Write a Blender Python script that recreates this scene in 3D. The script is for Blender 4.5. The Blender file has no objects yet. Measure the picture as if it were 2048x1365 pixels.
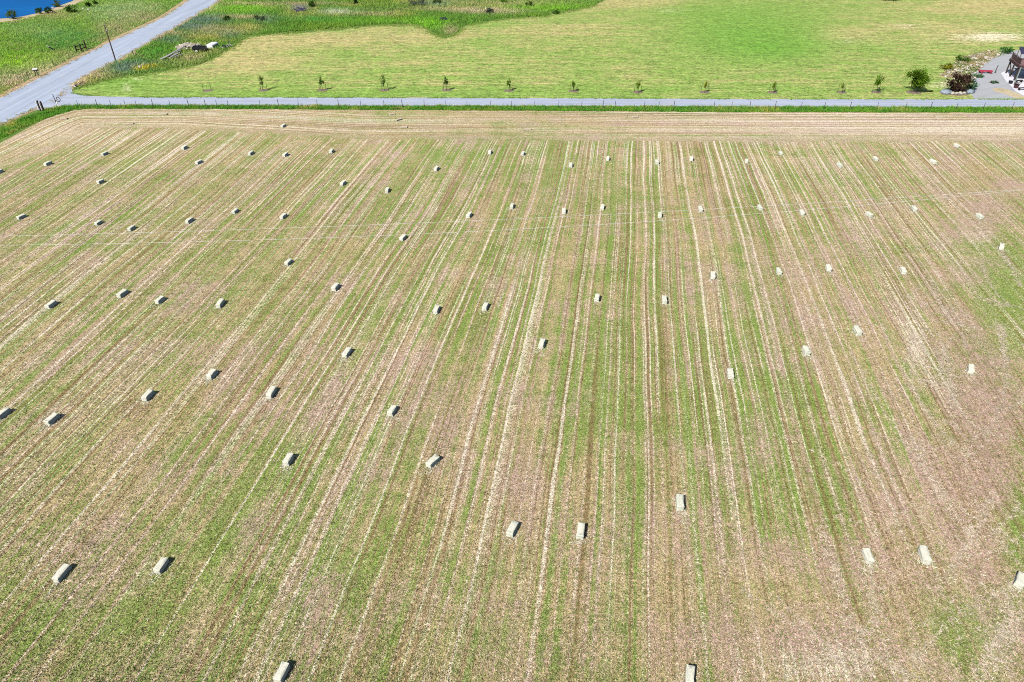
import bpy, bmesh, math, random
import numpy as np
from mathutils import Vector, Matrix, noise as mnoise
from mathutils.geometry import tessellate_polygon

random.seed(7)
rng = np.random.default_rng(11)
scene = bpy.context.scene
COL = scene.collection

# ------------------------------------------------------------------ camera
CAM_H, PITCH, F = 35.0, math.radians(35.0), 1365.33       # metres, below horizon, focal length in photo pixels
SP, CP = math.sin(PITCH), math.cos(PITCH)
cam = bpy.data.cameras.new("camera")
cam.lens, cam.sensor_width = 24.0, 36.0
cam.clip_start, cam.clip_end = 0.5, 6000
cam_o = bpy.data.objects.new("camera", cam)
cam_o.location = (0, 0, CAM_H)
cam_o.rotation_euler = (math.pi / 2 - PITCH, 0, 0)
COL.objects.link(cam_o)
scene.camera = cam_o


def P(px, py, h=0.0):
    """survey helper: photo pixel -> point of the place lying h metres above the ground"""
    a, v = (px - 1024) / F, (py - 682.5) / F
    d = Vector((a, CP - v * SP, -SP - v * CP))
    t = (CAM_H - h) / -d.z
    return Vector((d.x * t, d.y * t, h))


def pix(X, Y):
    Z = CAM_H * SP + Y * CP
    return 1024 + F * X / Z, 682.5 + F * (CAM_H * CP - Y * SP) / Z


# ------------------------------------------------------------------ light
SUN = Vector((.532, .622, -.80)).normalized()
sl = bpy.data.lights.new("sun", 'SUN')
sl.energy, sl.angle, sl.color = 5.0, math.radians(.53), (1, .975, .94)
so = bpy.data.objects.new("sun", sl)
so.rotation_euler = SUN.to_track_quat('-Z', 'Y').to_euler()
so.location = (0, 0, 80)
COL.objects.link(so)
w = bpy.data.worlds.new("World")
scene.world = w
w.use_nodes = True
nt = w.node_tree
bg = nt.nodes['Background']
sky = nt.nodes.new('ShaderNodeTexSky')
sky.sky_type = 'NISHITA'
sky.sun_disc = False
sky.sun_elevation = math.asin(-SUN.z)
sky.sun_rotation = math.atan2(-SUN.x, -SUN.y)
nt.links.new(sky.outputs[0], bg.inputs[0])
bg.inputs[1].default_value = 0.075
vs = scene.view_settings
vs.view_transform, vs.look, vs.gamma = 'Standard', 'None', 1
vs.exposure = 0.42
scene.cycles.use_denoising = False
scene.cycles.filter_width = 1.0
scene.cycles.max_bounces = 6
scene.cycles.diffuse_bounces = 0


# ------------------------------------------------------------------ node helpers
class G:
    def __init__(s, name):
        s.m = bpy.data.materials.new(name)
        s.m.use_nodes = True
        s.t = s.m.node_tree
        s.t.nodes.clear()
        s.out = s.t.nodes.new('ShaderNodeOutputMaterial')

    def n(s, kind, **kw):
        nd = s.t.nodes.new(kind)
        for k, v in kw.items():
            setattr(nd, k, v)
        return nd

    def put(s, sock, v):
        if isinstance(v, bpy.types.NodeSocket):
            s.t.links.new(v, sock)
        elif isinstance(v, (tuple, list)) and len(v) == 3 and sock.type == 'RGBA':
            sock.default_value = (*v, 1)
        else:
            sock.default_value = v

    def pos(s):
        return s.n('ShaderNodeNewGeometry').outputs['Position']

    def obj(s):
        return s.n('ShaderNodeTexCoord').outputs['Object']

    def attr(s, name):
        return s.n('ShaderNodeAttribute', attribute_name=name)

    def math(s, op, a, b=0.0, c=0.0, clamp=False):
        nd = s.n('ShaderNodeMath', operation=op, use_clamp=clamp)
        for i, v in enumerate((a, b, c)):
            s.put(nd.inputs[i], v)
        return nd.outputs[0]

    def add(s, *a):
        r = a[0]
        for b in a[1:]:
            r = s.math('ADD', r, b)
        return r

    def mul(s, *a):
        r = a[0]
        for b in a[1:]:
            r = s.math('MULTIPLY', r, b)
        return r

    def map(s, v, scale=(1, 1, 1), rot=0.0, loc=(0, 0, 0)):
        nd = s.n('ShaderNodeMapping')
        s.put(nd.inputs[0], v)
        nd.inputs['Scale'].default_value = scale
        nd.inputs['Rotation'].default_value = (0, 0, rot)
        nd.inputs['Location'].default_value = loc
        return nd.outputs[0]

    def noise(s, v, scale=1.0, detail=2.0, rough=.5, color=False, dist=0.0):
        nd = s.n('ShaderNodeTexNoise')
        s.put(nd.inputs['Vector'], v)
        nd.inputs['Scale'].default_value = scale
        nd.inputs['Detail'].default_value = detail
        nd.inputs['Roughness'].default_value = rough
        nd.inputs['Distortion'].default_value = dist
        return nd.outputs['Color' if color else 'Fac']

    def step(s, v, a, b, lo=0.0, hi=1.0):
        nd = s.n('ShaderNodeMapRange', interpolation_type='SMOOTHSTEP')
        s.put(nd.inputs[0], v)
        for i, x in enumerate((a, b, lo, hi)):
            s.put(nd.inputs[i + 1], x)
        return nd.outputs[0]

    def lin(s, v, a, b, lo, hi, clamp=True):
        nd = s.n('ShaderNodeMapRange', clamp=clamp)
        s.put(nd.inputs[0], v)
        for i, x in enumerate((a, b, lo, hi)):
            s.put(nd.inputs[i + 1], x)
        return nd.outputs[0]

    def mix(s, f, a, b, mode='MIX'):
        nd = s.n('ShaderNodeMix', data_type='RGBA', blend_type=mode)
        s.put(nd.inputs[0], f)
        s.put(nd.inputs[6], a)
        s.put(nd.inputs[7], b)
        return nd.outputs[2]

    def scale(s, col, f):
        nd = s.n('ShaderNodeVectorMath', operation='SCALE')
        s.put(nd.inputs[0], col)
        s.put(nd.inputs['Scale'], f)
        return nd.outputs[0]

    def sep(s, v):
        nd = s.n('ShaderNodeSeparateXYZ')
        s.put(nd.inputs[0], v)
        return nd.outputs

    def comb(s, x, y, z=0.0):
        nd = s.n('ShaderNodeCombineXYZ')
        for i, q in enumerate((x, y, z)):
            s.put(nd.inputs[i], q)
        return nd.outputs[0]

    def bump(s, h, strength=.5, dist=.05):
        nd = s.n('ShaderNodeBump')
        nd.inputs['Strength'].default_value = strength
        nd.inputs['Distance'].default_value = dist
        s.put(nd.inputs['Height'], h)
        return nd.outputs[0]

    def bsdf(s, col, rough=.9, spec=.2, metal=0.0, normal=None, **kw):
        b = s.n('ShaderNodeBsdfPrincipled')
        s.put(b.inputs['Base Color'], col)
        s.put(b.inputs['Roughness'], rough)
        b.inputs['Specular IOR Level'].default_value = spec
        b.inputs['Metallic'].default_value = metal
        if normal is not None:
            s.put(b.inputs['Normal'], normal)
        for k, v in kw.items():
            s.put(b.inputs[k], v)
        s.t.links.new(b.outputs[0], s.out.inputs[0])
        return s.m


def plain(name, col, rough=.8, spec=.3, var=.25, scale=4.0, metal=0.0, bump=.2):
    g = G(name)
    o = g.obj()
    n1 = g.noise(o, scale, 5, .65)
    n2 = g.noise(o, scale * .23, 2, .5)
    f = g.add(1 - var, g.mul(g.add(n1, n2), var))
    return g.bsdf(g.scale(col, f), rough, spec, metal, g.bump(n1, bump, .02) if bump else None)


# ------------------------------------------------------------------ object helpers
def prop(o, label=None, cat=None, group=None, kind=None):
    if label: o["label"] = label
    if cat: o["category"] = cat
    if group: o["group"] = group
    if kind: o["kind"] = kind
    return o


def link_mesh(name, me, mat=None, parent=None):
    if mat: me.materials.append(mat)
    o = bpy.data.objects.new(name, me)
    COL.objects.link(o)
    if parent: o.parent = parent
    return o


def from_bm(name, bm, mat=None, parent=None, smooth=False):
    bmesh.ops.recalc_face_normals(bm, faces=bm.faces)
    me = bpy.data.meshes.new(name)
    bm.to_mesh(me)
    bm.free()
    if smooth:
        for p in me.polygons: p.use_smooth = True
    return link_mesh(name, me, mat, parent)


def thing(name, label, cat, loc, rz=0.0, group=None):
    o = bpy.data.objects.new(name, None)
    o.empty_display_size = .3
    o.location = loc
    o.rotation_euler = (0, 0, rz)
    COL.objects.link(o)
    return prop(o, label, cat, group)


def arr_mesh(name, V, T, mat, cols=None, parent=None):
    me = bpy.data.meshes.new(name)
    V = np.asarray(V, np.float32)
    T = np.asarray(T, np.int32)
    k = T.shape[1]
    me.vertices.add(len(V))
    me.vertices.foreach_set('co', V.ravel())
    me.loops.add(T.size)
    me.loops.foreach_set('vertex_index', T.ravel())
    me.polygons.add(len(T))
    me.polygons.foreach_set('loop_start', np.arange(0, T.size, k, dtype=np.int32))
    me.polygons.foreach_set('loop_total', np.full(len(T), k, np.int32))
    if cols is not None:
        a = me.color_attributes.new('tint', 'FLOAT_COLOR', 'POINT')
        c = np.ones((len(V), 4), np.float32)
        c[:, :3] = cols
        a.data.foreach_set('color', c.ravel())
    me.update(calc_edges=True)
    return link_mesh(name, me, mat, parent)


def box(bm, c, s, rot=None, bevel=0.0):
    r = bmesh.ops.create_cube(bm, size=1.0)
    vs_ = r['verts']
    M = Matrix.Translation(Vector(c)) @ (rot.to_4x4() if rot is not None else Matrix.Identity(4)) @ Matrix.Diagonal((*s, 1))
    bmesh.ops.transform(bm, matrix=M, verts=vs_)
    if bevel:
        es = list({e for v in vs_ for e in v.link_edges})
        bmesh.ops.bevel(bm, geom=es, offset=bevel, segments=2, affect='EDGES', profile=.5)


def tube(bm, a, b, r0, r1=None, n=8):
    a, b = Vector(a), Vector(b)
    r1 = r0 if r1 is None else r1
    d = b - a
    r = bmesh.ops.create_cone(bm, cap_ends=True, segments=n, radius1=r0, radius2=r1, depth=d.length)
    M = Matrix.Translation((a + b) / 2) @ d.to_track_quat('Z', 'Y').to_matrix().to_4x4()
    bmesh.ops.transform(bm, matrix=M, verts=r['verts'])


def curve_tube(bm, pts, r, n=6):
    for a, b in zip(pts[:-1], pts[1:]):
        tube(bm, a, b, r, r, n)


def densify(poly, step, closed=True, jit=0.0):
    out = []
    m = len(poly)
    for i in range(m if closed else m - 1):
        a, b = Vector(poly[i][:2]), Vector(poly[(i + 1) % m][:2])
        k = max(1, min(400, int((b - a).length / step)))
        for j in range(k):
            p = a.lerp(b, j / k)
            if jit and a.length < 400:
                q = mnoise.noise_vector((p.x * .9, p.y * .9, 3.1)) * jit + mnoise.noise_vector((p.x * .2, p.y * .2, 8.1)) * jit
                p = p + Vector((q.x, q.y))
            out.append(p)
    if not closed: out.append(Vector(poly[-1][:2]))
    return out


def sheet(name, poly, z, mat, jit=0.0, step=.8):
    pts = densify(poly, step, True, jit)
    v3 = [Vector((p.x, p.y, 0)) for p in pts]
    tris = tessellate_polygon([v3])
    me = bpy.data.meshes.new(name)
    me.from_pydata([(p.x, p.y, z) for p in pts], [], tris)
    bm = bmesh.new(); bm.from_mesh(me)
    for f in bm.faces:
        f.normal_update()
        if f.normal.z < 0: f.normal_flip()
    bm.to_mesh(me); bm.free()
    return link_mesh(name, me, mat)


def in_poly(X, Y, poly):
    ins = np.zeros(X.shape, bool)
    m = len(poly)
    for i in range(m):
        x0, y0 = poly[i][0], poly[i][1]
        x1, y1 = poly[(i + 1) % m][0], poly[(i + 1) % m][1]
        c = ((y0 > Y) != (y1 > Y)) & (X < (x1 - x0) * (Y - y0) / ((y1 - y0) or 1e-9) + x0)
        ins ^= c
    return ins


def seg_dist(X, Y, pl):
    D = np.full(X.shape, 1e9)
    for (x0, y0), (x1, y1) in zip(pl[:-1], pl[1:]):
        dx, dy = x1 - x0, y1 - y0
        t = np.clip(((X - x0) * dx + (Y - y0) * dy) / (dx * dx + dy * dy), 0, 1)
        D = np.minimum(D, np.hypot(X - x0 - t * dx, Y - y0 - t * dy))
    return D


def smooth(pts, k=5):
    if len(pts) < 3: return pts
    out = []
    for i in range(len(pts) - 1):
        p0, p1, p2, p3 = (np.array(pts[max(0, min(len(pts) - 1, j))], float) for j in (i - 1, i, i + 1, i + 2))
        for j in range(k):
            t = j / k
            out.append(tuple(.5 * (2 * p1 + (p2 - p0) * t + (2 * p0 - 5 * p1 + 4 * p2 - p3) * t * t + (3 * p1 - p0 - 3 * p2 + p3) * t ** 3)))
    return out + [pts[-1]]


def Pxy(pts, h=0.0):
    return [tuple(P(x, y, h)[:2]) for x, y in pts]


def vnoise(x, y, f, seed=0):
    """cheap smooth value noise, numpy"""
    x, y = x * f + seed * 17.3, y * f + seed * 9.7
    xi, yi = np.floor(x).astype(int), np.floor(y).astype(int)
    fx, fy = x - xi, y - yi
    fx, fy = fx * fx * (3 - 2 * fx), fy * fy * (3 - 2 * fy)

    def hsh(a, b):
        v = np.sin(a * 127.1 + b * 311.7 + seed * 74.7) * 43758.5453
        return v - np.floor(v)
    return (hsh(xi, yi) * (1 - fx) + hsh(xi + 1, yi) * fx) * (1 - fy) + (hsh(xi, yi + 1) * (1 - fx) + hsh(xi + 1, yi + 1) * fx) * fy


# ------------------------------------------------------------------ outlines of the place
FIELD_EDGE = Pxy([(-500, 560), (-60, 308), (0, 279), (38, 261), (63, 249), (109, 232), (148, 221.5), (178, 218.5), (250, 218.5), (500, 219), (1000, 222), (1500, 225), (2048, 226), (2700, 226)])
VERGE_TOP = Pxy([(-500, 500), (-60, 280), (0, 257), (40, 239), (76, 226), (95, 221.5), (125, 213.5), (160, 211.5), (300, 212), (1000, 213.5), (2048, 216), (2700, 216)])
DRIVE_TOP = Pxy([(145, 186), (160, 190), (180, 192.5), (220, 194), (300, 195.3), (900, 196.5), (1500, 199), (2048, 199.5), (2700, 199.5)])
DRIVE_BOT = Pxy([(70, 222), (110, 214), (160, 211.5), (300, 211), (1000, 212.5), (2048, 215), (2700, 215)])
ROAD_W = Pxy([(-500, 400), (-100, 237), (0, 197), (137, 127), (218, 86), (325, 36), (376, 2), (440, -45), (560, -110)])
ROAD_E = Pxy([(-500, 490), (-60, 277), (0, 250), (76, 215), (110, 205), (142, 168), (180, 148), (233, 121), (325, 69), (396, 28), (441, 0), (510, -38), (640, -100)])
LAWN_TOP = Pxy([(148, 182), (158, 176), (232, 157), (300, 149), (405, 130), (432, 112), (462, 96), (497, 73.5), (650, 62), (760, 52), (838, 52), (866, 69), (888, 77), (910, 71), (930, 53), (1000, 40), (1090, 34), (1180, 15), (1208, 3)])


# ------------------------------------------------------------------ ground materials
def meadow_mat(name, c1, c2, c3):
    g = G(name)
    p = g.pos()
    n1 = g.noise(p, .09, 3, .6)
    n2 = g.noise(p, .9, 5, .7)
    n3 = g.noise(p, 7, 3, .7)
    c = g.mix(g.step(g.add(n1, g.mul(n2, .5)), .6, .9), c1, c2)
    c = g.mix(g.step(g.add(n2, g.mul(n1, .4)), .72, .92), c, c3)
    c = g.scale(c, g.lin(n3, .3, .7, .55, 1.4))
    return g.bsdf(c, .95, .1, 0, g.bump(g.add(n2, n3), .8, .12))


M_ground = meadow_mat("meadow_ground", (.10, .19, .03), (.22, .23, .08), (.055, .12, .02))
M_verge = meadow_mat("verge_grass", (.06, .17, .012), (.16, .24, .03), (.03, .10, .01))
M_dry = meadow_mat("dry_shoulder", (.44, .31, .19), (.36, .28, .15), (.50, .40, .28))
M_soil = meadow_mat("stony_soil", (.50, .42, .27), (.42, .32, .2), (.34, .36, .16))

g = G("gravel_road")
ang = math.atan2(ROAD_W[4][1] - ROAD_W[2][1], ROAD_W[4][0] - ROAD_W[2][0])


def gravel(name, col, rot, wheel=.25):
    g = G(name)
    p = g.pos()
    q = g.map(g.map(p, rot=-rot), scale=(.02, .55, 1))
    st = g.add(g.noise(q, 1.6, 4, .6), g.mul(g.add(g.noise(g.map(q, scale=(1, 3.2, 1)), 1.6, 2, .6), -.5), .7))
    n2 = g.noise(p, .35, 4, .6)
    n3 = g.noise(p, 9, 4, .75)
    f = g.add(.62, g.mul(st, wheel * 2), g.mul(n2, .25), g.mul(n3, .3))
    c = g.scale(col, f)
    c = g.mix(g.step(n2, .55, .8), c, g.scale((.30, .29, .28), f))
    return g.bsdf(c, .9, .15, 0, g.bump(n3, .4, .03))


M_road = gravel("gravel_road", (.245, .275, .330), ang, .42)
M_drive = gravel("gravel_drive", (.265, .29, .345), 0.0, .36)
M_yard = gravel("gravel_yard", (.30, .305, .31), .5, .2)

g = G("pond_water")
p = g.pos()
wv = g.noise(g.map(p, scale=(.5, 1.4, 1)), 1.2, 4, .6)
c = g.mix(g.step(g.noise(p, .03, 3, .6), .35, .75), (.000, .080, .26), (.001, .105, .32))
M_water = g.bsdf(c, .45, .03, 0, g.bump(wv, .15, .05))

# lawn across the driveway
def lawn_mat():
    g = G("mown_grass")
    p = g.pos()
    tone = g.sep(g.attr('tone').outputs['Vector'])
    st = g.add(g.noise(g.map(p, scale=(.030, .55, 1)), 1.0, 4, .65), -.5)
    st2 = g.add(g.noise(g.map(p, scale=(.12, 1.5, 1)), 1.0, 3, .65), -.5)
    pa = g.add(g.noise(p, .10, 5, .65), -.5)
    B = ((.55, .55), (1.2, .9), (2.6, 1.2), (5.5, 1.3))
    sp = grain(g, g.map(p, scale=(.7, 1, 1)), (0, 0, 0), B)
    sp2 = grain(g, g.map(p, scale=(.6, 1, 1)), (31, 7, 3), B)
    tan = g.add(tone[0], g.mul(st, 1.3), g.mul(st2, 1.1), g.mul(pa, 1.5), g.mul(sp2, .85))
    c = g.mix(g.step(tan, -.10, 1.0), (.200, .305, .062), (.42, .345, .15))
    c = g.mix(g.mul(g.step(g.add(tone[1], g.mul(pa, .7), g.mul(sp2, .6), g.mul(st2, .5)), .1, 1.0), .85), c, (.115, .285, .03))
    c = g.mix(g.step(g.add(tone[2], g.mul(sp, .6), g.mul(st2, .7)), .25, 1.0), c, (.64, .56, .39))
    c = g.scale(c, g.lin(g.add(sp, g.mul(st2, .9)), -.5, .5, .36, 1.60))
    return g.bsdf(c, .95, .08, 0, g.bump(sp, .5, .08))


# the cut hay field
def grain(g, p, loc, bands):
    """speckle of cut straw, shoots and gaps at several sizes, mean 0"""
    r = None
    for i, (sc, am) in enumerate(bands):
        q = g.mul(g.add(g.noise(g.map(p, loc=(loc[0] + i * 7.7, loc[1] - i * 3.1, loc[2])), sc, 1.0, .6), -.5), am)
        r = q if r is None else g.add(r, q)
    return r


g = G("cut_hay_stubble")
p = g.pos()
ra = g.attr('rows').outputs['Vector']
rs = g.sep(ra)
tone = g.attr('tone')
tn = g.sep(tone.outputs['Vector'])
tbrown = tone.outputs['Alpha']
wob = g.mul(g.add(g.noise(g.comb(g.mul(rs[0], .07), g.mul(rs[1], .022), 2.0), 1.0, 3, .5), -.5), 1.9)
u = g.add(rs[0], wob)
v = rs[1]
# headland along the fence is worked the other way
hl = g.step(g.add(rs[2], g.mul(g.add(g.noise(p, .5, 3, .6), -.5), 3)), 15.2, 13.2)
he = g.add(rs[2], g.mul(g.add(g.noise(p, .1, 2, .5), -.5), .8))
inv = g.math('SUBTRACT', 1.0, hl)
U = g.add(g.mul(u, inv), g.mul(g.add(he, 300.0), hl))
along = g.add(g.mul(v, inv), g.mul(g.sep(p)[0], hl))


work = g.mul(g.attr('work').outputs['Fac'], g.lin(g.noise(g.map(p, loc=(71, 3, 0)), .055, 3, .6), .35, .65, .75, 1.25))


def streak(fu, fv, z, det=2, rough=.6):
    return g.mul(g.add(g.noise(g.comb(g.mul(U, fu), g.mul(along, fv), z), 1, det, rough), -.5), work)


b1 = streak(.45, .010, 0)
b2 = streak(1.5, .010, 5)
b3 = streak(3.1, .014, 9)
b4 = streak(5.6, .020, 14, 1)
c3 = streak(2.9, .009, 21)
c4 = streak(5.2, .014, 27, 1)
br = g.noise(g.comb(g.mul(U, .8), g.mul(along, .10), 3), 1, 3, .6)
pa = g.add(g.noise(p, .07, 4, .6), -.5)
pb = g.add(g.noise(g.map(p, loc=(40, 13, 0)), .30, 4, .65), -.5)
pc = g.add(g.noise(g.map(p, loc=(3, 93, 0)), .16, 3, .6), -.5)
pd = g.add(g.noise(g.map(p, loc=(53, 9, 0)), .75, 3, .65), -.5)
# repeated passes of the machine: swath width about 5.4 m
ph = g.math('FRACT', g.add(g.mul(U, 1 / 5.4), 40.0))
dist = g.math('ABSOLUTE', g.add(ph, -.5))                   # 0 at the windrow line
wr = g.step(dist, .036, .010)
tr = g.step(g.math('ABSOLUTE', g.add(dist, -.17)), .032, .010)
tr2 = g.step(g.math('ABSOLUTE', g.add(dist, -.31)), .026, .008)
tr3 = g.step(g.math('ABSOLUTE', g.add(dist, -.235)), .030, .008)
wr = g.mul(wr, g.step(br, .22, .50), work)
tr = g.mul(tr, g.step(br, .62, .40), work)
tr2 = g.mul(tr2, g.step(b2, -.20, .06), work)
tr3 = g.mul(tr3, work)
BANDS = ((1.3, .30), (2.9, .55), (6.0, .95), (12.0, 1.35), (25.0, 1.3))
sp = grain(g, p, (0, 0, 0), BANDS)
sq = grain(g, p, (17, 51, 3), BANDS)
sr = grain(g, p, (-33, 5, 9), BANDS[:4])
grn = g.add(tn[0], g.mul(b1, 1.2), g.mul(b2, 1.9), g.mul(b3, 2.3), g.mul(b4, 1.6), g.mul(pa, 1.5), g.mul(pb, 1.9), g.mul(pd, .8), g.mul(sq, .8))
grn = g.add(grn, g.mul(wr, -.35), g.mul(tr, -.25), g.mul(tr3, .18), g.mul(hl, -.30))
pnk = g.add(tn[1], g.mul(pc, 2.0), g.mul(b2, -1.2), g.mul(c3, 1.5), g.mul(sr, .9))
pal = g.add(tn[2], g.mul(wr, .36), g.mul(tr, .36), g.mul(tr2, .28), g.mul(c3, 2.4), g.mul(c4, 2.5), g.mul(pb, -.4), g.mul(sp, .55), g.mul(hl, .14))
drk = g.add(tbrown, g.mul(b3, -3.0), g.mul(b4, -3.0), g.mul(b1, 1.0), g.mul(tr3, .35), g.mul(pc, -.9), g.mul(sr, -.7))
c = g.mix(g.step(grn, -.10, .80), (.43, .325, .170), (.195, .265, .058))
c = g.mix(g.mul(g.step(pnk, .10, .85), .95), c, (.41, .275, .215))
c = g.mix(g.mul(g.step(drk, .22, 1.1), .8), c, (.195, .125, .055))
c = g.mix(g.mul(g.step(pal, .22, 1.0), .85), c, (.66, .575, .43))
c = g.scale(c, g.lin(g.add(sp, g.mul(sr, .5)), -.50, .50, .46, 1.54))
hb = g.add(sp, g.mul(wr, .4), g.mul(b3, .6), g.mul(b4, .5))
M_field = g.bsdf(c, .95, .08, 0, g.bump(hb, .55, .07))
M_lawn = lawn_mat()


# ------------------------------------------------------------------ ground sheets
def blobs(pxs, pys, lst):
    r = np.zeros(pxs.shape)
    for (x, y, rx, ry, a) in lst:
        r += a * np.exp(-(((pxs - x) / rx) ** 2 + ((pys - y) / ry) ** 2))
    return r


def set_attr(me, name, arr, color=False):
    if color:
        a = me.attributes.new(name, 'FLOAT_COLOR', 'POINT')
        a.data.foreach_set('color', arr.astype(np.float32).ravel())
    else:
        a = me.attributes.new(name, 'FLOAT_VECTOR', 'POINT')
        a.data.foreach_set('vector', arr.astype(np.float32).ravel())


def col_grid(name, xs, ylo, yhi, rows, z, mat):
    t = np.linspace(0, 1, rows)
    X = np.repeat(xs[:, None], rows, 1)
    Y = ylo[:, None] + (yhi - ylo)[:, None] * t[None]
    V = np.stack([X.ravel(), Y.ravel(), np.full(X.size, z)], 1)
    i = np.arange(len(xs) - 1)[:, None] * rows + np.arange(rows - 1)[None]
    i = i.ravel()
    T = np.stack([i, i + rows, i + rows + 1, i + 1], 1)
    return arr_mesh(name, V, T, mat), X.ravel(), Y.ravel()


ground = sheet("ground", [(-3000, -1500), (3000, -1500), (3000, 4000), (-3000, 4000)], 0.0, M_ground, step=200)
prop(ground, kind='structure')

xs = np.arange(-150, 190, .7)
fe = np.array(FIELD_EDGE)
yedge = np.interp(xs, fe[:, 0], fe[:, 1]) + (vnoise(xs, xs * 0, .9, 3) - .5) * .35
field, FX, FY = col_grid("hay_field", xs, np.full(len(xs), -70.0), yedge, 210, .020, M_field)
prop(field, kind='structure')


def row_uv(X, Y):
    u = X.copy()
    for _ in range(8):
        q = np.clip((-u - 12) / 60, 0, 1)
        s = .154 - .115 * q * q * (3 - 2 * q)
        u = X - s * (Y - 60)
    return u, Y


fu, fv = row_uv(FX, FY)
fd = seg_dist(FX, FY, smooth(FIELD_EDGE[1:-1], 8) + FIELD_EDGE[-1:])
fd = fd + 4.5 * np.clip((-FX - 25) / 30, 0, 1)
px_, py_ = pix(FX, np.maximum(FY, 2))
tone = np.zeros((len(FX), 4))
tone[:, 0] = .30 + blobs(px_, py_, [(1350, 800, 260, 170, .38), (1500, 960, 160, 140, .28), (1040, 300, 200, 60, .28), (960, 470, 260, 130, .12), (620, 1200, 360, 140, .22), (150, 430, 160, 120, .18), (2015, 600, 70, 150, .75), (1930, 860, 60, 60, .5), (1890, 740, 40, 50, .4), (1150, 700, 170, 120, .2),
                                     (1920, 1265, 90, 60, .75), (2040, 1050, 40, 140, .9), (1700, 1000, 60, 70, .3), (250, 1250, 250, 90, .18), (1300, 1300, 200, 70, -.1), (1650, 1330, 200, 60, -.4), (1850, 1100, 220, 200, -.28), (1720, 560, 160, 130, -.18), (560, 780, 160, 90, -.28),
                                     (150, 265, 160, 25, -.35), (1700, 250, 420, 25, -.3), (820, 800, 140, 100, -.15), (1050, 960, 200, 100, -.12), (500, 350, 200, 80, -.1), (1980, 400, 90, 60, -.3), (1200, 1230, 300, 120, -.12)])
tone[:, 1] = .15 + blobs(px_, py_, [(560, 780, 170, 90, .35), (820, 780, 110, 90, .28), (1850, 1120, 280, 200, .55), (1800, 600, 200, 160, .36), (1990, 820, 90, 260, .5), (1650, 1320, 260, 70, .5), (1750, 250, 420, 28, .45), (1990, 400, 90, 90, .4), (1060, 1000, 300, 120, .18), (1250, 1250, 300, 110, .2),
                                     (2015, 600, 70, 150, -.45), (1920, 1265, 90, 60, -.4), (2040, 1050, 40, 140, -.5), (330, 620, 160, 60, .15), (1500, 560, 140, 70, .22), (120, 1130, 140, 90, .12), (1930, 900, 150, 120, .3), (268, 815, 45, 26, .35)])
tone[:, 2] = .08 + blobs(px_, py_, [(200, 275, 170, 25, .35), (1650, 1330, 150, 45, .65), (1830, 690, 26, 80, .55), (1700, 255, 420, 22, .32), (1650, 320, 420, 70, .1), (1800, 480, 320, 160, .1), (1950, 480, 40, 30, .3), (1850, 1100, 260, 260, -.16), (1970, 800, 100, 260, -.12), (1980, 260, 120, 22, .2), (1900, 760, 80, 60, .2), (230, 806, 20, 12, .4)])
tone[:, 3] = .22 + blobs(px_, py_, [(268, 812, 34, 20, .9), (560, 800, 150, 70, .1), (1480, 400, 60, 80, .2), (640, 430, 160, 120, .1), (1760, 480, 60, 120, .15), (1940, 900, 150, 330, .26), (1830, 1180, 200, 150, .12), (1900, 330, 60, 50, .15), (1300, 230, 700, 8, .2), (1650, 1330, 200, 50, -.4)])
set_attr(field.data, 'rows', np.stack([fu, fv, fd], 1))
set_attr(field.data, 'tone', tone, True)
wk = 1.05 - .32 * np.clip((py_ - 800) / 400, 0, 1) + blobs(px_, py_, [(1975, 760, 90, 330, -.7), (1880, 1200, 190, 190, -.4), (1990, 420, 90, 80, -.35), (400, 450, 500, 200, .1)])
wa = field.data.attributes.new('work', 'FLOAT', 'POINT')
wa.data.foreach_set('value', np.clip(wk, .12, 1.2).astype(np.float32))

lt = np.array(LAWN_TOP)
for i in range(1, len(lt)):
    lt[i, 0] = max(lt[i, 0], lt[i - 1, 0] + .05)
dt = np.array(DRIVE_TOP)
xs = np.concatenate([np.arange(lt[0, 0], lt[-1, 0], .45), np.arange(lt[-1, 0] + .02, 240, .9)])
ytop = np.where(xs <= lt[-1, 0], np.interp(xs, lt[:, 0], lt[:, 1]), 520.0)
ytop = ytop + (vnoise(xs, xs * 0, .8, 5) - .5) * 1.6 + (vnoise(xs, xs * 0, .2, 6) - .5) * 1.5
ylow = np.interp(xs, dt[:, 0], dt[:, 1]) + (vnoise(xs, xs * 0, 1.3, 6) - .5) * .3
lawn, LX, LY = col_grid("lawn", xs, ylow, np.maximum(ytop, ylow + .05), 150, .020, M_lawn)
prop(lawn, kind='structure')
lp, lq = pix(LX, LY)
tone = np.zeros((len(LX), 3))
tone[:, 0] = .26 + blobs(lp, lq, [(470, 125, 110, 26, .45), (640, 78, 170, 16, .42), (850, 68, 120, 14, .35), (520, 95, 80, 26, .3), (1120, 62, 120, 12, .38), (1250, 8, 130, 16, .5), (1980, 10, 160, 26, .55), (860, 130, 160, 18, .12), (1330, 60, 60, 12, .15), (900, 95, 300, 14, .12),
                                  (700, 185, 600, 10, -.35), (250, 165, 80, 20, -.4), (1480, 70, 130, 60, -.45), (1200, 180, 700, 9, -.15), (1690, 68, 60, 12, .3), (1000, 110, 120, 20, -.1), (1800, 60, 140, 16, .3), (1950, 70, 110, 18, .35)])
tone[:, 1] = blobs(lp, lq, [(1500, 60, 220, 75, .55), (1300, 22, 120, 12, .3), (240, 165, 70, 16, .5), (650, 190, 500, 6, .3), (1560, 100, 120, 25, .35), (1850, 130, 60, 14, .3), (1150, 190, 900, 4, .2)])
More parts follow.
